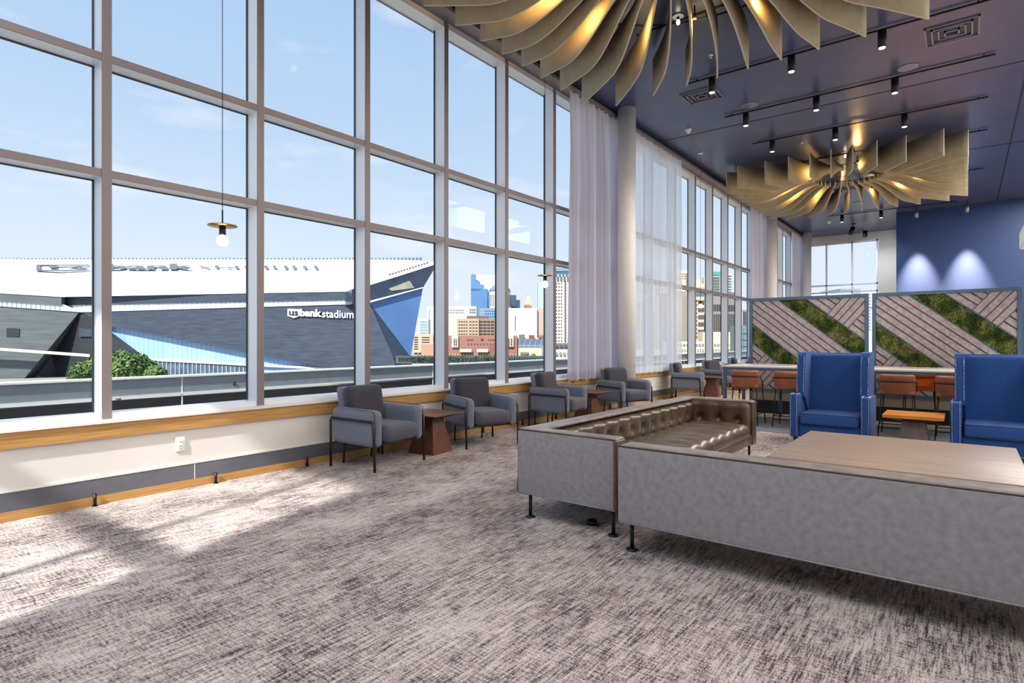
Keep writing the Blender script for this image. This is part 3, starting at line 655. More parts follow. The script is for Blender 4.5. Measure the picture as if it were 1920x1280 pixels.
bld('green glass block low at the right of the window row', [(1386, 1402, 610, 240, 10, (124, 142, 142), None), (1388, 1400, 581, 420, 10, (148, 146, 144), None), (1388, 1392, 585, 418, 3, (224, 206, 170), 612)], [(1387, 1401, 614, 662, 240, 2, 4, .85, .8, (116, 148, 150)), (1393, 1400, 584, 610, 420, 1, 9, .9, .5, (90, 96, 104))])
bld('low pale block seen through the end window', [(1576, 1614, 541, 300, 20, (150, 168, 180), None), (1614, 1670, 545, 290, 20, (226, 228, 224), None), (1520, 1600, 549, 280, 20, (214, 218, 220), None)], [(1618, 1662, 548, 620, 290, 8, 12, .5, .4, (170, 180, 190)), (1578, 1612, 543, 548, 300, 9, 1, .6, .6, (120, 140, 156))])
# planted footbridge
fb = thing('planted_barrier', 'dark green planted railing across the plaza below the brick building', 'railing')
cbox(MB(), 742, 1036, 667, 200, 2, 681).build('rail_wall', CM((78, 96, 96)), fb)
g = MB(); wgrid(g, 746, 1034, 669, 677, 200, 60, 1, .5, .8); tag(g.build('rail_openings', CM((34, 44, 50)), fb), kind='stuff')
rb = random.Random(8); lm = []
for i in range(60): lm.append((at(rb.uniform(770, 935), rb.uniform(668, 676), 199), (1, 1, .8)))
leaf_cloud('planting', lm, 900, .2, [mat('planting_leaf', (60, 78, 54), .8)], fb, 6)
for (u, v, r_, lab) in ((1000, 667, 5, 'small rounded shrub before the low cream hall'), (988, 668, 4, 'smaller shrub left of the rounded one before the cream hall')):
    sh = thing('shrub', lab, 'shrub'); rm = r_*300/F_PX
    leaf_cloud('foliage', [(at(u, v, 300), (rm, rm, rm*.8))], 260, .3, [M_LEAF, M_LEAF2], sh, int(u))
    q = at(u, v, 300); MB().tube([(q.x, q.y, -14), (q.x, q.y, q.z)], .15, 6).build('stem', M_WALNUT, sh)

# ------------------------------------------------------------------ ceiling fins (two square medallions)
def medallion(cx, cy, label, group='square ceiling fin medallions'):
    r_ = thing('fin_chandelier', label, 'ceiling light', (cx, cy, 0), 0)
    H = 2.64; Z0, Z1 = 5.5, 6.1; r0 = .85
    for k in range(36):
        a = 2*PI*k/36
        d = Vector((math.sin(a), math.cos(a), 0)); l = Vector((d.y, -d.x, 0))
        Rm = H/max(abs(d.x), abs(d.y)); n_ = 22; path = []
        for i in range(n_+1):
            s = i/n_; rr_ = r0+(Rm-r0)*s
            off = .10*math.sin(PI*s)
            path.append(d*rr_+l*off)
        vs = []; fs = []; th = .011; ms = []
        for i in range(n_+1):
            t = (path[min(i+1, n_)]-path[max(i-1, 0)]).normalized(); nn = Vector((-t.y, t.x, 0))*th
            s = i/n_
            p = path[i]; q_ = max(0, min(1, (2.3-(r0+(Rm-r0)*s))/1.4)); zb = Z0+.46*q_*q_*(3-2*q_); zt = Z1
            vs += [(p.x-nn.x, p.y-nn.y, zb), (p.x+nn.x, p.y+nn.y, zb), (p.x+nn.x, p.y+nn.y, zt), (p.x-nn.x, p.y-nn.y, zt)]
        g = MB()
        sides = []; edges = []
        for i in range(n_):
            o = 4*i
            sides += [(o+1, o+5, o+6, o+2), (o, o+3, o+7, o+4)]; edges += [(o, o+4, o+5, o+1), (o+2, o+6, o+7, o+3)]
        edges += [(0, 1, 2, 3), (4*n_+3, 4*n_+2, 4*n_+1, 4*n_)]
        g.add(vs, sides, True, mi=0)
        base = 0
        for q in edges: g.f.append(list(q)); g.sm.append(False); g.mi.append(1)
        g.build('fin', [M_FIN, M_FINEDGE], r_)
    for rad in (.95, 2.0):
        n_ = 48; pts = [(rad*math.cos(2*PI*i/n_), rad*math.sin(2*PI*i/n_), 6.115) for i in range(n_+1)]
        MB().tube(pts, .014, 6).build('support_ring', M_BLACK, r_)
    for k in range(8):
        a = 2*PI*k/8+.2; MB().tube([(2*math.cos(a), 2*math.sin(a), 6.11), (2*math.cos(a), 2*math.sin(a), CZ)], .012, 6).build('hanger_rod', M_BLACK, r_)
    for k in range(12):
        a = 2*PI*(k*3+1.5)/36; rad = 1.62
        x, y = rad*math.sin(a), rad*math.cos(a)
        MB().lathe([(.03, 5.93), (.03, 6.0), (.012, 6.01), (.012, 6.12)], 10, M=Matrix.Translation((x, y, 0))).build('lamp_holder', M_BLACK, r_)
        ld = bpy.data.lights.new('fin_lamp', 'POINT'); ld.energy = 20; ld.color = (1, .58, .18); ld.shadow_soft_size = .05
        lo = bpy.data.objects.new('fin_lamp', ld); COL.objects.link(lo); lo.location = (x, y, 5.86); lo.parent = r_
    return r_
medallion(-2.58, 6.47, 'near square medallion of curved taupe ceiling fins, cut off by the top of the picture')
medallion(-2.58, 18.62, 'far square medallion of curved taupe ceiling fins above the moss screens')

# ------------------------------------------------------------------ tracks with spotlights
def spot_lamp(x, y, z, e, ang=120, tilt=None, blend=.8):
    d = bpy.data.lights.new('spot_lamp', 'SPOT'); d.energy = e; d.spot_size = R(ang); d.spot_blend = blend; d.color = (1, .9, .76); d.shadow_soft_size = .04
    o = bpy.data.objects.new('spot_lamp', d); COL.objects.link(o); o.location = (x, y, z)
    if tilt: o.rotation_euler = tilt
    return o
def track(x0, x1, y, xs, label, e=60):
    t = thing('track_light', label, 'track light', (0, y, 0))
    MB().box(x0, x1, -.012, .012, CZ-.045, CZ-.02).build('rail', M_BLACK, t)
    for x in (x0+.15, x1-.15): MB().box(x-.01, x+.01, -.01, .01, CZ-.025, CZ).build('clip', M_BLACK, t)
    for x in xs:
        s = MB().lathe([(.0, CZ-.31), (.06, CZ-.31), (.06, CZ-.06), (.02, CZ-.06), (.02, CZ-.04)], 16, M=T(x)).build('spotlight', M_BLACK, t)
        MB().lathe([(.0, CZ-.316), (.047, CZ-.316), (.047, CZ-.309)], 16, M=T(x)).build('lens', M_LENS, s)
        l = spot_lamp(x, 0, CZ-.34, e); l.parent = t
X3 = (-3.6, -2.28, -1.0)
track(-4.03, .3, 10.5, X3, 'ceiling track with three black spotlights beside the near fins, first row', 110)
track(-4.03, .4, 12.55, X3, 'ceiling track with three black spotlights, second row from the near fins', 120)
track(-4.05, .36, 14.65, X3, 'ceiling track with three black spotlights just before the far fins', 120)
track(-4.05, .36, 8.35, (), 'ceiling track crossing above the near fins')
track(-4.05, .4, 16.9, (), 'ceiling track above the near edge of the far fins')
track(-4.05, .4, 20.6, (), 'ceiling track above the far edge of the far fins')
track(-4.12, -.2, 24.9, (-3.65, -2.4), 'farthest ceiling track with black spotlights near the blue wall', 160)
# wall washers
for x, lab in ((-1.36, 'left silver ceiling cylinder washing the blue wall'), (.06, 'right silver ceiling cylinder washing the blue wall')):
    t = thing('wall_washer', lab, 'spotlight', (x, 25.2, 0))
    MB().lathe([(.0, CZ-.4), (.065, CZ-.4), (.065, CZ-.12), (.02, CZ-.12), (.02, CZ)], 18).build('housing', mat('silver_housing', (150, 152, 160), .3, .8), t)
    l = spot_lamp(0, .05, CZ-.42, 18000, 40, (R(10), 0, 0), 1); l.parent = t; l.data.color = (1, .45, .24)
# pair of adjustable heads
t = thing('twin_spotlight', 'twin-headed adjustable spotlight on the ceiling before the end window', 'spotlight', (-3.6, 27.3, CZ))
MB().lathe([(.09, -.03), (.09, 0)], 16).build('canopy', M_BLACK, t)
MB().tube([(0, 0, -.03), (0, 0, -.12), (.35, .6, -.25)], .022, 8).build('arm', M_BRASS, t)
MB().tube([(-.1, -.1, -.42), (0, 0, -.14)], .085, 12).build('spotlight', M_BLACK, t)
MB().tube([(.35, .6, -.5), (.35, .6, -.24)], .085, 12).build('spotlight', M_BLACK, t)

for hx, hy, tx, tz in ((-.1, -.1, -2.2, 3.4), (.35, .6, -1.2, 2.6)):
    l = spot_lamp(-3.6+hx, 27.3+hy, CZ-.55, 110, 110); l.data.color = (.92, .96, 1); l.rotation_euler = (Vector((-2.4, 29.8, tz))-Vector(l.location)).to_track_quat('-Z', 'Y').to_euler()
def vent(x0, x1, y0, y1, label):
    t = thing('ceiling_vent', label, 'vent', ((x0+x1)/2, (y0+y1)/2, CZ)); w_, h_ = (x1-x0)/2, (y1-y0)/2
    for i in range(4):
        f = 1-i*.24; z0, z1 = -.012-.012*(i % 2), -.0
        a, b = w_*f, h_*f; th = .022
        MB().box(-a, a, -b, -b+th, z0-.01, z1).box(-a, a, b-th, b, z0-.01, z1).box(-a, -a+th, -b, b, z0-.01, z1).box(a-th, a, -b, b, z0-.01, z1).build('louvre', M_VENT, t)
    MB().box(-w_*.96, w_*.96, -h_*.96, h_*.96, -.004, 0).build('backing', M_GASKET, t)
vent(-4.38, -3.72, 10.93, 11.53, 'square ceiling vent left, beside the first spotlight track')
vent(-.5, .18, 10.95, 11.64, 'square ceiling vent at the upper right of the picture')
for x, y, lab in ((-3.45, 12.3, 'left round ceiling speaker beside the second spotlight track'), (-.79, 12.3, 'right round ceiling speaker beside the second spotlight track'), (-2.9, 23.2, 'round ceiling speaker seen through the far fins')):
    t = thing('ceiling_speaker', lab, 'speaker', (x, y, CZ))
    MB().lathe([(.0, -.012), (.13, -.012), (.15, -.004), (.15, 0)], 28).build('grille', M_CEIL, t)
    MB().lathe([(.145, -.014), (.16, -.01), (.16, 0)], 28).build('rim', M_VENT, t)
for x, y, lab in ((-4.95, 12.86, 'white domed smoke detector left of the second track'), (-4.3, 26.2, 'white domed detector on the far ceiling before the end window')):
    t = thing('smoke_detector', lab, 'detector', (x, y, CZ)); MB().lathe([(.0, -.09), (.03, -.085), (.05, -.05), (.06, -.03), (.06, 0)], 18).build('body', M_PLASTIC, t); MB().lathe([(.075, -.012), (.075, 0)], 18).build('plate', M_PLASTIC, t)
for x, y, lab in ((-3.36, 9.74, 'small silver sprinkler by the near fins'), (-3.1, 15.4, 'small sprinkler head left of the far fins')):
    t = thing('sprinkler', lab, 'sprinkler', (x, y, CZ)); MB().lathe([(.035, -.01), (.035, 0)], 14).build('plate', M_PLASTIC, t); MB().lathe([(.01, -.05), (.01, -.01)], 8).lathe([(.022, -.055), (.022, -.05)], 12).build('head', M_NAIL, t)
for x, y, lab in ((-3.34, 8.28, 'bare bulb on a round plate inside the near fins'), (-2.4, 16.86, 'bare bulb on a round plate at the edge of the far fins')):
    t = thing('bulb_fixture', lab, 'light', (x, y, CZ)); MB().lathe([(.085, -.015), (.085, 0)], 20).build('plate', M_FRAME, t)
    MB().lathe([(.02, -.06), (.02, -.015)], 12).build('socket', M_BLACK, t); MB().lathe([(.004, -.13), (.02, -.12), (.028, -.095), (.02, -.06)], 14).build('bulb', M_BULB, t)

# ------------------------------------------------------------------ pendants
def pendant(x, y, label, z=2.44):
    t = thing('pendant_lamp', label, 'pendant lamp', (x, y, 0))
    MB().lathe([(.06, CZ-.02), (.06, CZ)], 20).build('canopy', M_FRAME, t)
    MB().tube([(0, 0, z+.13), (0, 0, CZ-.02)], .0035, 6).build('cord', M_BLACK, t)
    MB().tube([(0, 0, z), (0, 0, z+.14)], .007, 8).build('stem', M_BLACK, t)
    MB().lathe([(.0, z-.004), (.122, z-.004), (.124, z), (.122, z+.004), (.0, z+.004)], 36).build('disc', M_BRASS, t)
    MB().lathe([(.0, z-.085), (.028, z-.085), (.028, z-.004)], 16).build('socket', M_BRONZE, t)
    MB().lathe([(.022, z-.085), (.03, z-.098), (.045, z-.115), (.05, z-.137), (.045, z-.162), (.028, z-.18), (.004, z-.187)][::-1], 20).build('bulb', M_BULB, t)
    d = bpy.data.lights.new('bulb_light', 'POINT'); d.energy = 6; d.color = (1, .85, .62); d.shadow_soft_size = .05
    o = bpy.data.objects.new('bulb_light', d); COL.objects.link(o); o.location = (0, 0, z-.26); o.parent = t
pendant(-5.27, 2.53, 'nearest brass disc pendant with a bare round bulb, hanging at the left windows')
pendant(-5.24, 7.58, 'second brass disc pendant, hanging left of the linen curtain')
pendant(-5.32, 14.66, 'far disc pendant hanging right of the sheer curtain')

# ------------------------------------------------------------------ wall outlet, floor fitting, hanging box
t = thing('wall_outlet', 'white outlet plate on the low white wall below the left windows', 'outlet', (-5.878, 2.42, .43))
MB().rbox((.006, 0, 0), (.012, .085, .14), .005, (1, 2, 2)).build('plate', M_PLASTIC, t)
MB().rbox((.016, 0, 0), (.012, .04, .085), .004, (1, 1, 1)).build('socket', M_PLASTIC, t)
MB().box(.0221, .0228, -.008, -.004, .012, .028).box(.0221, .0228, .004, .008, .012, .028).box(.0221, .0228, -.008, -.004, -.028, -.012).box(.0221, .0228, .004, .008, -.028, -.012).build('slots', M_GASKET, t)
t = thing('floor_grommet', 'small round black floor fitting under the near sofa end', 'floor fitting', (-2.258, 3.9, 0))
MB().lathe([(.045, 0), (.045, .02), (.036, .032), (.02, .026), (.0, .026)], 20).build('ring', M_BLACK, t); MB().tube([(.0, -.0, .026), (.06, -.03, .008)], .006, 6).build('cable', M_BLACK, t)
t = thing('hanging_box', 'white rounded box hanging at the right edge before the blue wall', 'light box', (.66, 10.2, 2.95))
MB().rbox((.35, 0, 0), (.7, 3.4, .27), .035, (2, 4, 1)).build('housing', M_PLASTIC, t)
for y in (-1.3, 1.3): MB().tube([(.35, y, .13), (.35, y, CZ-2.95)], .01, 6).build('hanger_rod', M_BLACK, t)

# ------------------------------------------------------------------ lounge armchair (faces +X locally)
def armchair(label, loc, rz):
    t = thing('lounge_armchair', label, 'armchair', loc, rz, 'upholstered lounge armchairs along the windows')
    W = .80
    for s in (-1, 1):
        yc = s*(W/2-.07)
        def sh(q, s=s):
            f = max(0, (q.x+.36)/.72)
            return (q.x+.05*(q.z/.2)*0, q.y, q.z-.015*f)
        MB().rbox((-.02, yc, .465), (.70, .13, .40), .062, (6, 2, 5), shape=sh).build('arm', M_CHAIR, t)
        MB().tube([(-.355, s*(W/2+.005), 0), (-.355, s*(W/2+.005), .53), (-.34, s*(W/2+.007), .545), (.29, s*(W/2+.007), .532), (.31, s*(W/2+.006), .515), (.325, s*(W/2+.0), 0)], .0145, 8).build('side_frame', M_BRONZE, t)
        pp = [(.335, yc+s*.058, z) for z in (.30, .45, .60)]
        MB().tube([(.315, yc+s*.06, .285), (.325, yc+s*.063, .45), (.31, yc+s*.06, .63), (.26, yc+s*.055, .652), (-.3, yc+s*.055, .665)], .0045, 6).build('piping', M_CHAIRD, t)
    MB().rbox((.06, 0, .375), (.68, W-.27, .19), .075, (6, 5, 2), disp=lambda a, b: .018*math.cos(a*3)*math.cos(b*4), shape=lambda q: (q.x+(.03 if q.x > .2 and q.z > 0 else 0)*0-(.05*(.5-q.z/.19) if q.x > .25 else 0), q.y, q.z)).build('seat_cushion', M_CHAIRS, t)
    def shb(q): return (q.x-.10*(q.z/.56), q.y, q.z)
    MB().rbox((-.235, 0, .64), (.15, W-.26, .50), .07, (2, 5, 5), shape=shb).build('back_cushion', M_CHAIRD, t)
    MB().rbox((-.335, 0, .58), (.09, W-.24, .60), .044, (1, 4, 5), shape=shb).build('back_shell', M_CHAIR, t)
    MB().box(-.3, .3, -.3, .3, .27, .29).build('underframe', M_BLACK, t)
    MB().tube([(.30, -.40, .275), (.30, .40, .275)], .01, 6).tube([(-.30, -.40, .275), (-.30, .40, .275)], .01, 6).build('cross_bar', M_BRONZE, t)
    for s in (-1, 1): MB().tube([(-.355, s*.22, 0), (-.33, s*.22, .28)], .0115, 8).build('back_leg', M_BRONZE, t)
    return t
a1 = armchair('nearest slate armchair by the windows, beside the first small wood table', (-5.33, 4.36, 0), R(6))
def more_chair(label, x, y, rz): dup(a1, (x, y, 0), rz, label)
more_chair('second slate armchair, right of the first small wood table and turned towards it', -5.28, 6.08, R(-19))
more_chair('third slate armchair seen half from behind, left of the linen curtain foot', -5.30, 8.1, R(6))
more_chair('fourth blue armchair, in front of the linen curtain and nearest column', -5.18, 10.2, R(-19))
more_chair('fifth dark armchair seen from its side, below the sheer curtain', -5.28, 13.75, R(14))
more_chair('sixth dark armchair just right of the sheer curtain, facing the room', -5.2, 15.85, R(-17))
more_chair('seventh armchair, only its rounded back showing left of the bar table corner', -5.35, 18.4, R(12))
more_chair('last armchair by the window beyond the bar table corner', -5.3, 20.5, R(-15))

# ------------------------------------------------------------------ pedestal side tables
def side_table(label, x, y, rz=0):
    t = thing('pedestal_table', label, 'side table', (x, y, 0), rz, 'wooden pedestal tables between the armchairs')
    h = .31
    MB().add([(-h, -h, .50), (h, -h, .50), (h, h, .50), (-h, h, .50), (-h, -h, .49), (h, -h, .49), (h, h, .49), (-h, h, .49)], [(0, 1, 2, 3), (0, 4, 5, 1), (1, 5, 6, 2), (2, 6, 7, 3), (3, 7, 4, 0), (4, 7, 6, 5)]).build('table_top', M_WALTOP, t)
    k = .15
    MB().add([(-h+.01, -h+.01, .4895), (h-.01, -h+.01, .4895), (h-.01, h-.01, .4895), (-h+.01, h-.01, .4895), (-k, -k, .435), (k, -k, .435), (k, k, .435), (-k, k, .435)], [(0, 1, 2, 3), (0, 4, 5, 1), (1, 5, 6, 2), (2, 6, 7, 3), (3, 7, 4, 0), (4, 7, 6, 5)]).build('top_bevel', M_WALNUT, t)
    b, c = .20, .115
    MB().add([(-b, -b, 0), (b, -b, 0), (b, b, 0), (-b, b, 0), (-c, -c, .435), (c, -c, .435), (c, c, .435), (-c, c, .435)], [(3, 2, 1, 0), (4, 5, 6, 7), (0, 1, 5, 4), (1, 2, 6, 5), (2, 3, 7, 6), (3, 0, 4, 7)]).build('pedestal', M_WALNUT, t)
    return t
st1 = side_table('walnut pedestal table between the first and second armchairs', -5.36, 5.2, R(8))
dup(st1, (-5.4, 9.2, 0), R(0), 'walnut pedestal table between the third armchair and the column')
dup(st1, (-5.1, 14.85, 0), R(10), 'walnut pedestal table between the two dark armchairs below the sheer curtain')
dup(st1, (-5.1, 17.2, 0), R(5), 'farthest walnut pedestal table, behind the bar table leg')

# ------------------------------------------------------------------ tufted leather sofas
def tuft(cols, rows, depth, puff, L, H):
    depth *= 1.25
    # cols/rows: button coordinates; vertical seams through the buttons
    def f(a, b):
        sp = cols[1]-cols[0] if len(cols) > 1 else .3
        ph = (a-cols[0])/sp; dx = abs(ph-round(ph))*sp
        ch = min(1, dx/(sp*.5)); e = puff*(ch**.55)
        for r_ in rows:
            dd = math.hypot(dx, (b-r_)*.9); e -= depth*math.exp(-(dd/.035)**2)
        ea = max(0, min(1, (L/2-abs(a))/.04)); eb = max(0, min(1, (H/2-abs(b))/.04))
        return e*ea*eb
    return f
def frange(a, b, s):
    o = []; x = a
    while x <= b+1e-6: o.append(x); x += s
    return o
MYZ = lambda x, y, z, s: Matrix(((0, 0, s, x), (s and 1 if False else 0, 0, 0, 0), (0, 0, 0, 0), (0, 0, 0, 1)))
def frame(o, ex, ey, ez):
    ex, ey, ez = Vector(ex), Vector(ey), Vector(ez)
    return Matrix(((ex.x, ey.x, ez.x, o[0]), (ex.y, ey.y, ez.y, o[1]), (ex.z, ey.z, ez.z, o[2]), (0, 0, 0, 1)))
def sofa(label, loc, rz, L, D=.88, H=.70, arms=(0, 1)):
    # local: back outer face on x=0, seat towards +x, length along +y from 0 to L
    t = thing('leather_sofa', label, 'sofa', loc, rz)
    z0 = .2; pt = .028
    # outer panels
    MB().rbox((pt/2, L/2, (z0+H)/2), (pt, L, H-z0), .012, (1, 6, 3)).build('back_panel', M_LEATHG, t)
    for y in [(pt/2, L-pt/2)[i] for i in arms]: MB().rbox((D/2+.01, y, (z0+H)/2), (D-.02, pt, H-z0), .012, (4, 1, 3)).build('end_panel', M_LEATHG, t)
    MB().rbox((D/2, L/2, z0+.06), (D-.02, L-.03, .12), .02, (2, 4, 1)).build('base_rail', M_LEATHER, t)
    # tufted back: frame with local z pointing to +x
    Lb = L-.06; cols = frange(-Lb/2+.17, Lb/2-.1, .245)
    MB().rbox((0, 0, 0), (Lb, H-.26, .15), .06, (int(Lb/.03), 14, 1), M=frame((.10, L/2, .455), (0, 1, 0), (0, 0, 1), (1, 0, 0)), disp=tuft(cols, (.06, -.09), .035, .032, Lb, H-.26)).build('tufted_back', M_LEATHER, t)
    b = MB()
    for c in cols:
        for r_ in (.06, -.09): b.lathe([(.0, .003), (.009, .002), (.012, -.004)][::-1], 8, M=frame((.172, L/2+c, .455+r_), (0, 1, 0), (0, 0, 1), (1, 0, 0)))
    tag(b.build('buttons', M_PIPE, t), kind='stuff')
    # arms
    for s in arms:
        La = D-.10; ya = .105 if s == 0 else L-.105; ez = (0, 1, 0) if s == 0 else (0, -1, 0)
        cc = [-.19, .03, .25]
        MB().rbox((0, 0, 0), (La, H-.24, .145), .06, (int(La/.03), 14, 1), M=frame((D/2+.03, ya, .465), (1, 0, 0) if s else (-1, 0, 0), (0, 0, 1), ez), disp=tuft(cc, (.02,), .045, .03, La, H-.24)).build('tufted_arm', M_LEATHER, t)
        MB().rbox((D-.012, ya-(.04 if s == 0 else -.04), (z0+H)/2), (.03, .14, H-z0), .012, (1, 1, 4)).build('arm_front', M_LEATHER, t)
    # seat
    Ls = L-.34; Ds = D-.2; cs = frange(-Ls/2+.12, Ls/2, .245)
    def seatd(a, b_):
        sp = .245; dx = abs(((a-cs[0])/sp)-round((a-cs[0])/sp))*sp
        e = .022*min(1, dx/(sp*.5))**.5+.02*(1-(2*b_/Ds)**2)+.006*noise.noise(Vector((a*7, b_*5, 1)))
        return e*max(0, min(1, (Ls/2-abs(a))/.05))*max(0, min(1, (Ds/2-abs(b_))/.05))
    MB().rbox((0, 0, 0), (Ls, Ds, .15), .07, (int(Ls/.03), 12, 1), M=frame((D-Ds/2-.005, L/2, .355), (0, 1, 0), (-1, 0, 0), (0, 0, 1)), disp=seatd).build('seat_cushion', M_LEATHER, t)
    # piping round the top and verticals
    r_ = .0065; zt = H+.001
    MB().tube([(.005, .005, z0), (.005, .005, zt), (D-.01, .005, zt)], r_, 6).build('piping', M_PIPE, t)
    MB().tube([(.005, .005, zt), (.005, L-.005, zt)]+([(D-.01, L-.005, zt)] if 1 in arms else [(.005, L-.005, z0)]), r_, 6).build('piping', M_PIPE, t)
    MB().tube([(.005, .005, z0), (.005, L-.005, z0)], r_, 6).tube([(.005, .005, z0), (D-.01, .005, z0)], r_, 6).build('bottom_piping', M_LEATHG, t)
    MB().rbox((.09, L/2, H-.002), (.16, L-.03, .03), .014, (1, 8, 1)).build('top_rail', M_RAIL, t)
    for y in [(.08, L-.08)[i] for i in arms]: MB().rbox((D/2+.02, y, H-.003), (D-.06, .13, .028), .013, (4, 1, 1)).build('top_rail', M_RAIL, t)
    for x in (.08, D-.06):
        for y in (.07, L-.07):
            l = MB().tube([(x, y, .004), (x, y, z0)], .014, 8).build('leg', M_BLACK, t)
            MB().lathe([(.04, 0), (.04, .008), (.02, .014)], 16, M=T(x, y)).build('glide', M_BLACK, l)
    return t
sofa('long brown tufted leather sofa parallel to the windows, its grey end panel nearest', (-2.82, 3.69, 0), 0, 3.48)
# second sofa: back along +x, facing +y.   rotate local so that +x -> +y and +y -> -x
sofa('leather sofa whose long grey back spans the lower right of the picture', (1.05, 3.50, 0), R(90), 2.885, arms=(0,))

# ------------------------------------------------------------------ coffee table
t = thing('coffee_table', 'large square coffee table with greyed wood top inside the sofa corner', 'table', (-.47, 5.98, 0))
MB().rbox((0, 0, .425), (1.66, 1.75, .05), .004, (1, 1, 1), k=1).build('table_top', M_TABLE, t)
MB().rbox((0, 0, .375), (1.62, 1.71, .05), .004, (1, 1, 1), k=1).build('apron', M_TABLEE, t)
for sx in (-1, 1):
    for sy in (-1, 1): MB().box(sx*.74-.035, sx*.74+.035, sy*.79-.035, sy*.79+.035, 0, .35).build('leg', M_TABLEE, t)

# ------------------------------------------------------------------ wing chairs (face -y locally)
def wing(label, loc, rz=0):
    t = thing('wing_chair', label, 'armchair', loc, rz, 'blue nailhead wing chairs')
    W = .95
    MB().rbox((0, .38, .19), (W-.22, .66, .18), .02, (3, 3, 1)).build('seat_base', M_WING, t)
    MB().rbox((0, .30, .355), (W-.26, .60, .155), .035, (6, 6, 2), disp=lambda a, b: .012*math.cos(a*3)*math.cos(b*3)).build('seat_cushion', M_WING, t)
    MB().tube([(-W/2+.135, .008, .425), (W/2-.135, .008, .425)], .0045, 6).tube([(-W/2+.135, .008, .285), (W/2-.135, .008, .285)], .0045, 6).build('cushion_piping', M_DARKTRIM, t)
    MB().rbox((0, .70, .79), (W-.2, .15, .87), .05, (6, 2, 8), shape=lambda q: (q.x, q.y+.07*(q.z/.43), q.z)).build('backrest', M_WING, t)
    for s in (-1, 1):
        xo = s*(W/2-.055)
        # arm block
        MB().rbox((xo, .33, .39), (.11, .66, .58), .022, (1, 4, 4)).build('arm', M_WING, t)
        # wing profile in (y, z)
        prof = [(.24, .64), (.245, .72), (.25, .80), (.262, .95), (.285, 1.1), (.31, 1.2), (.35, 1.245), (.45, 1.255), (.80, 1.255), (.84, 1.2), (.74, .6), (.70, .2), (.3, .62)]
        g = MB(); x0, x1 = s*(W/2-.04), s*(W/2-.145)
        g.prism(prof, min(x0, x1), max(x0, x1), 'x'); g.build('wing', M_WING, t)
        g = MB(); nb = []
        for xx in (s*(W/2-.05), s*(W/2-.13)):
            pts = [(.233, .70), (.238, .80), (.251, .95), (.274, 1.1), (.30, 1.2)]
            for i in range(len(pts)-1):
                for k in range(6):
                    a = k/6; nb.append((xx, pts[i][0]*(1-a)+pts[i+1][0]*a, pts[i][1]*(1-a)+pts[i+1][1]*a))
        for xx in (s*(W/2-.018), s*(W/2-.092)):
            for k in range(28): nb.append((xx, -.002, .12+k*.02))
            for k in range(10): nb.append((xx, .01+k*.023, .683))
        for q in nb: g.lathe([(.0065, -.003), (.0065, 0), (.004, .005)], 6, M=Matrix.Translation(q) @ Matrix.Rotation(R(90), 4, 'X') if q[1] > .2 or q[2] < .68 else Matrix.Translation(q))
        tag(g.build('nailheads', M_NAIL, t), kind='stuff')
    MB().rbox((0, .80, .70), (W-.1, .05, 1.08), .02, (3, 1, 4), shape=lambda q: (q.x, q.y+.05*(q.z/.5), q.z)).build('back_panel', M_WING, t)
    for sx in (-1, 1):
        for y in (.05, .74): MB().lathe([(.022, 0), (.032, .11)], 10, M=T(sx*(W/2-.07), y), smooth=True).build('leg', M_BLACK, t)
    return t
w1 = wing('left blue linen wing chair with silver nailheads, behind the coffee table', (-1.425, 8.62, 0))
dup(w1, (.335, 8.62, 0), 0, 'right blue wing chair, cut off by the right edge of the picture')
# small honey table between them
t = thing('honey_side_table', 'low side table with orange wood top between the two wing chairs', 'side table', (-.49, 8.6, 0))
MB().add([(-.30, -.30, .52), (.30, -.30, .52), (.30, .30, .52), (-.30, .30, .52), (-.30, -.30, .485), (.30, -.30, .485), (.30, .30, .485), (-.30, .30, .485)], [(0, 1, 2, 3), (0, 4, 5, 1), (1, 5, 6, 2), (2, 6, 7, 3), (3, 7, 4, 0), (4, 7, 6, 5)]).build('table_top', M_HONEY, t)
MB().add([(-.28, -.28, .485), (.28, -.28, .485), (.28, .28, .485), (-.28, .28, .485), (-.12, -.12, .43), (.12, -.12, .43), (.12, .12, .43), (-.12, .12, .43)], [(0, 1, 2, 3), (0, 4, 5, 1), (1, 5, 6, 2), (2, 6, 7, 3), (3, 7, 4, 0), (4, 7, 6, 5)]).build('top_bevel', M_BRONZE, t)
MB().add([(-.2, -.2, 0), (.2, -.2, 0), (.2, .2, 0), (-.2, .2, 0), (-.11, -.11, .43), (.11, -.11, .43), (.11, .11, .43), (-.11, .11, .43)], [(3, 2, 1, 0), (4, 5, 6, 7), (0, 1, 5, 4), (1, 2, 6, 5), (2, 3, 7, 6), (3, 0, 4, 7)]).build('pedestal', mat('grey_walnut', (104, 88, 84), .4, c2=(84, 68, 66), vscale=3, vmap=(6, 6, 1)), t)

# ------------------------------------------------------------------ bar table
t = thing('bar_table', 'long high table with white top and blue-grey metal frame before the moss screens', 'table', (0, 0, 0))
MB().rbox((-1.2, 11.0, .965), (4.4, 1.2, .03), .004, (1, 1, 1), k=1).build('table_top', M_BARTOP, t)
MB().box(-3.38, .98, 10.42, 10.46, .90, .95).box(-3.38, .98, 11.54, 11.58, .90, .95).box(-3.38, -3.34, 10.46, 11.54, .90, .95).box(.94, .98, 10.46, 11.54, .90, .95).build('frame', M_STEELBLUE, t)
for x in (-3.38, -2.72, .3, .93):
    for y in (10.42, 11.53):
        if x in (-2.72, .3) and y < 11: continue
        MB().box(x, x+.05, y, y+.05, 0, .9).build('leg', M_STEELBLUE, t)

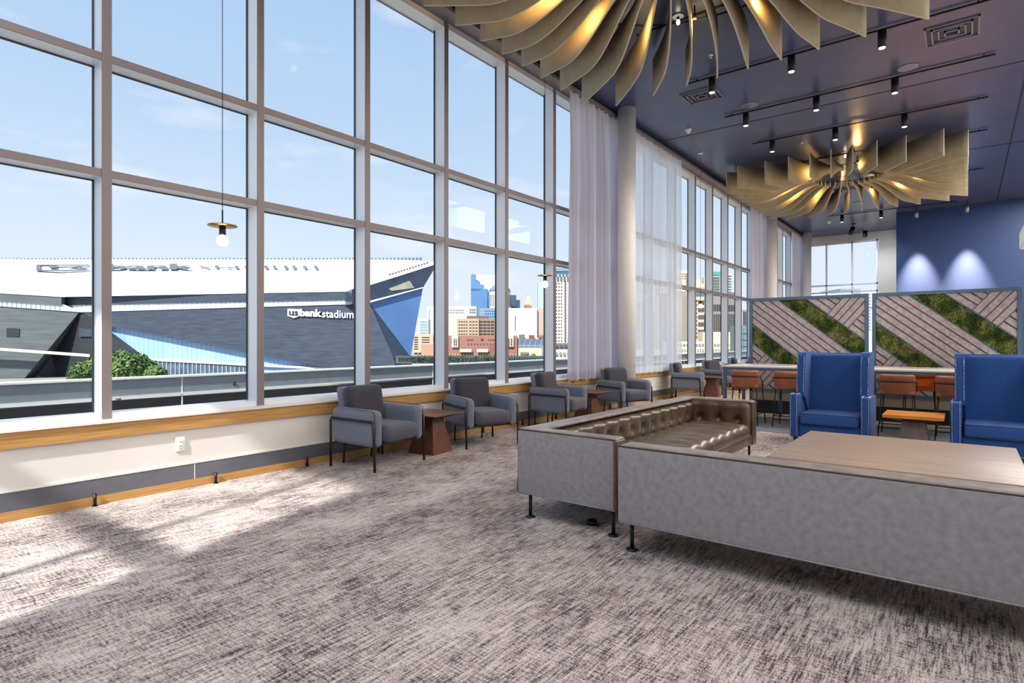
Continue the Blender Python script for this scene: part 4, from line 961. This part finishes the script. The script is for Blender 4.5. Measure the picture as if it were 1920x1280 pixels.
# ------------------------------------------------------------------ bar stools (back towards -y locally)
def stool(label, loc, rz=0, m=M_TAN, group='tan leather bar stools at the high table'):
    t = thing('bar_stool', label, 'bar stool', loc, rz, group)
    def curve(q): return (q.x*(1-.08*(-q.z/.17) if q.z < 0 else 1), q.y+.10*(q.x/.23)**2+.03*(-q.z/.17), q.z)
    MB().rbox((0, 0, .715), (.45, .06, .19), .028, (8, 1, 4), shape=curve).build('backrest', m, t)
    MB().rbox((0, -.005, .86), (.45, .075, .115), .036, (8, 1, 2), shape=lambda q: (q.x, q.y+.10*(q.x/.23)**2, q.z)).build('back_roll', m, t)
    MB().rbox((0, .24, .645), (.43, .42, .07), .03, (5, 5, 1)).build('seat', m, t)
    pts = [(x, -.047+.10*(x/.23)**2, .812) for x in [-.235+.47*i/10 for i in range(11)]]
    MB().tube([(-.23, .3, .66), (-.235, .12, .80)]+pts+[(.235, .12, .80), (.23, .3, .66)], .0075, 6).build('back_rod', M_BLACK, t)
    for sx in (-1, 1):
        for y0, y1 in ((.06, -.02), (.40, .46)): MB().tube([(sx*.19, y0, .62), (sx*.225, y1, .0)], .009, 6).build('leg', M_BLACK, t)
    MB().tube([(-.216, .0, .19), (-.216, .45, .19), (.216, .45, .19), (.216, .0, .19), (-.216, .0, .19)], .008, 6).tube([(-.22, .0, .13), (.22, .0, .13)], .008, 6).build('footrest', M_BLACK, t)
    return t
s0 = stool('leftmost tan stool on the near side of the high table', (-2.93, 10.1, 0))
for x, lab in ((-2.26, 'second tan stool, just left of the left wing chair'), (-.79, 'third tan stool showing between the wing chairs, left of the orange-backed stool'), (-.11, 'tan stool partly hidden behind the right wing chair')):
    dup(s0, (x, 10.13, 0), 0, lab)
stool('bright orange-backed stool on the far side of the high table', (-.58, 11.72, 0), PI, M_ORANGE, None)

# ------------------------------------------------------------------ moss screens
def clip(poly, a, b, c):
    # keep a*x+b*y+c >= 0
    out = []
    for i in range(len(poly)):
        p, q = poly[i], poly[(i+1) % len(poly)]; fp, fq = a*p[0]+b*p[1]+c, a*q[0]+b*q[1]+c
        if fp >= 0: out.append(p)
        if (fp >= 0) != (fq >= 0):
            s = fp/(fp-fq); out.append((p[0]+(q[0]-p[0])*s, p[1]+(q[1]-p[1])*s))
    return out
KL = .822; KC = -1.216
def band(poly, k, c0, c1):
    # region between t = k*s + c0 and t = k*s + c1 (c0 < c1)
    p = clip(poly, -k, 1, -c0)
    if len(p) < 3: return []
    p = clip(p, k, -1, c1)
    return p if len(p) >= 3 else []
def screen(x0, x1, label, seed):
    t = thing('moss_screen', label, 'room divider', (x0, 12.0, 0))
    W = x1-x0; fw = .055; TOP = 2.25; BOT = .48
    MB().box(0, W, 0, .09, TOP-fw, TOP).build('top_rail', M_STEELBLUE, t)
    MB().box(0, W, 0, .09, BOT-.05, BOT).build('bottom_rail', M_STEELBLUE, t)
    for x in (0, W-fw): MB().box(x, x+fw, 0, .09, 0, TOP-fw).build('post', M_STEELBLUE, t)
    MB().box(fw, W-fw, .01, .08, .26, BOT-.05).build('base_panel', mat('tan_base_panel', (150, 136, 116), .6), t)
    MB().box(fw, W-fw, .0, .085, 0, .26).build('plinth', M_BLACK, t)
    MB().box(fw, W-fw, .05, .075, BOT, TOP-fw).build('backing', M_DARKTRIM, t)
    w_, h_ = W-2*fw, TOP-fw-BOT
    rect = [(0, 0), (w_, 0), (w_, h_), (0, h_)]
    pieces = []
    g_ = .0125
    def strips(poly, k, c0, n_, step):
        for i in range(n_):
            q = band(poly, k, c0+i*step+g_, c0+(i+1)*step-g_)
            if len(q) >= 3: pieces.append(q)
    strips(rect, KL, -.395, 6, .1395)
    up = clip(rect, KL, -1, -.80)       # above L3
    z1 = clip(up, KC, -1, 1.905); strips(z1, KL, -1.64, 6, .14)
    z2 = clip(clip(up, -KC, 1, -1.905), KC, -1, 2.57); strips(z2, KC, 1.905, 4, .16625)
    z3 = clip(up, -KC, 1, -2.57); strips(z3, KL, -1.92, 8, .14)
    dn = clip(rect, -KL, 1, -.828)
    strips(clip(dn, KC, -1, 1.33), KL, .828, 7, .14)
    strips(clip(clip(dn, -KC, 1, -1.33), KC, -1, 1.995), KC, 1.33, 4, .16625)
    strips(clip(dn, -KC, 1, -1.995), KL, .828, 7, .14)
    for q in pieces:
        # inset slightly, extrude as a board
        cx = sum(p[0] for p in q)/len(q); cy = sum(p[1] for p in q)/len(q)
        n_ = len(q); vs = []
        if max(p[0] for p in q)-min(p[0] for p in q) < .03: continue
        for y, f in ((.05, 1), (.022, 1), (.016, .0)):
            for p in q:
                dx, dy = p[0]-cx, p[1]-cy; dl = math.hypot(dx, dy) or 1; ins = 0 if f else .006
                vs.append((fw+p[0]-dx/dl*ins, y, TOP-fw-(p[1]-dy/dl*ins)))
        fs = [(i, (i+1) % n_, n_+(i+1) % n_, n_+i) for i in range(n_)]+[(n_+i, n_+(i+1) % n_, 2*n_+(i+1) % n_, 2*n_+i) for i in range(n_)]+[tuple(range(2*n_, 3*n_))]
        MB().add(vs, fs).build('slat', M_SLAT, t)
    # metal inlay lines between slats, proud
    def inlay(k, c, reg, wd=.009):
        q = band(reg, k, c-wd/2, c+wd/2)
        if len(q) < 3: return None
        return MB().prism([(fw+p[0], TOP-fw-p[1]) for p in q], .012, .052, 'y')
    g = MB()
    def addi(k, c, reg, wd=.012):
        q = band(reg, k, c-wd/2, c+wd/2)
        if len(q) >= 3: g.prism([(fw+p[0], TOP-fw-p[1]) for p in q], .012, .052, 'y')
    for i in range(7): addi(KL, -.395+i*.1395, rect, .02 if i in (0, 6) else .01)
    addi(KL, -.8, rect, .024); addi(KL, .828, rect, .024)
    for i in range(5): addi(KC, 1.905+i*.16625, up, .012)
    for i in range(5): addi(KC, 1.33+i*.16625, dn, .012)
    for i in range(1, 6): addi(KL, -.8-i*.14, z1, .01); addi(KL, -.8-i*.14, z3, .01)
    tag(g.build('inlay_strips', M_STEELBLUE, t), kind='stuff')
    # moss
    rnd = random.Random(seed)
    for c0, c1 in ((-.80, -.395), (.442, .828)):
        reg = band(rect, KL, c0+.012, c1-.012)
        if len(reg) < 3: continue
        g = MB(); a0, a1 = min(p[0] for p in reg), max(p[0] for p in reg); b0, b1 = min(p[1] for p in reg), max(p[1] for p in reg)
        cnt = 0; tries = 0
        while cnt < 7000 and tries < 60000:
            tries += 1; s = rnd.uniform(a0, a1); q = rnd.uniform(b0, b1)
            if not (KL*s+c0+.012 < q < KL*s+c1-.012): continue
            cnt += 1
            hgt = .5+.5*noise.noise(Vector((s*7+seed, q*7, 0))); cn = noise.noise(Vector((s*5, q*5, 4.2+seed)))+.35*noise.noise(Vector((s*17, q*17, 1)))+rnd.gauss(0, .18)
            mi = 2 if cn > .38 else (1 if cn > .02 else 0)
            y = .05-.085*hgt*rnd.uniform(.4, 1); sz = rnd.uniform(.006, .017)
            a = Vector((rnd.gauss(0, 1), rnd.gauss(0, .5), rnd.gauss(0, 1))).normalized(); b = a.cross(Vector((rnd.gauss(0, .6), 1, rnd.gauss(0, .6)))).normalized()
            p = Vector((fw+s, y, TOP-fw-q))
            g.add([p-a*sz, p+b*sz*.6, p+a*sz, p-b*sz*.6], [(0, 1, 2, 3)], mi=mi)
        tag(g.build('moss', [M_MOSS, M_MOSS2, M_MOSS3], t), kind='stuff')
        MB().prism([(fw+p[0], TOP-fw-p[1]) for p in reg], .035, .05, 'y').build('moss_bed', M_MOSS, t)
    return t
screen(-3.375, -1.351, 'left wood-slat screen with diagonal moss bands behind the high table', 1)
screen(-1.294, .70, 'right wood-slat screen with diagonal moss bands, against the blue wall', 2)
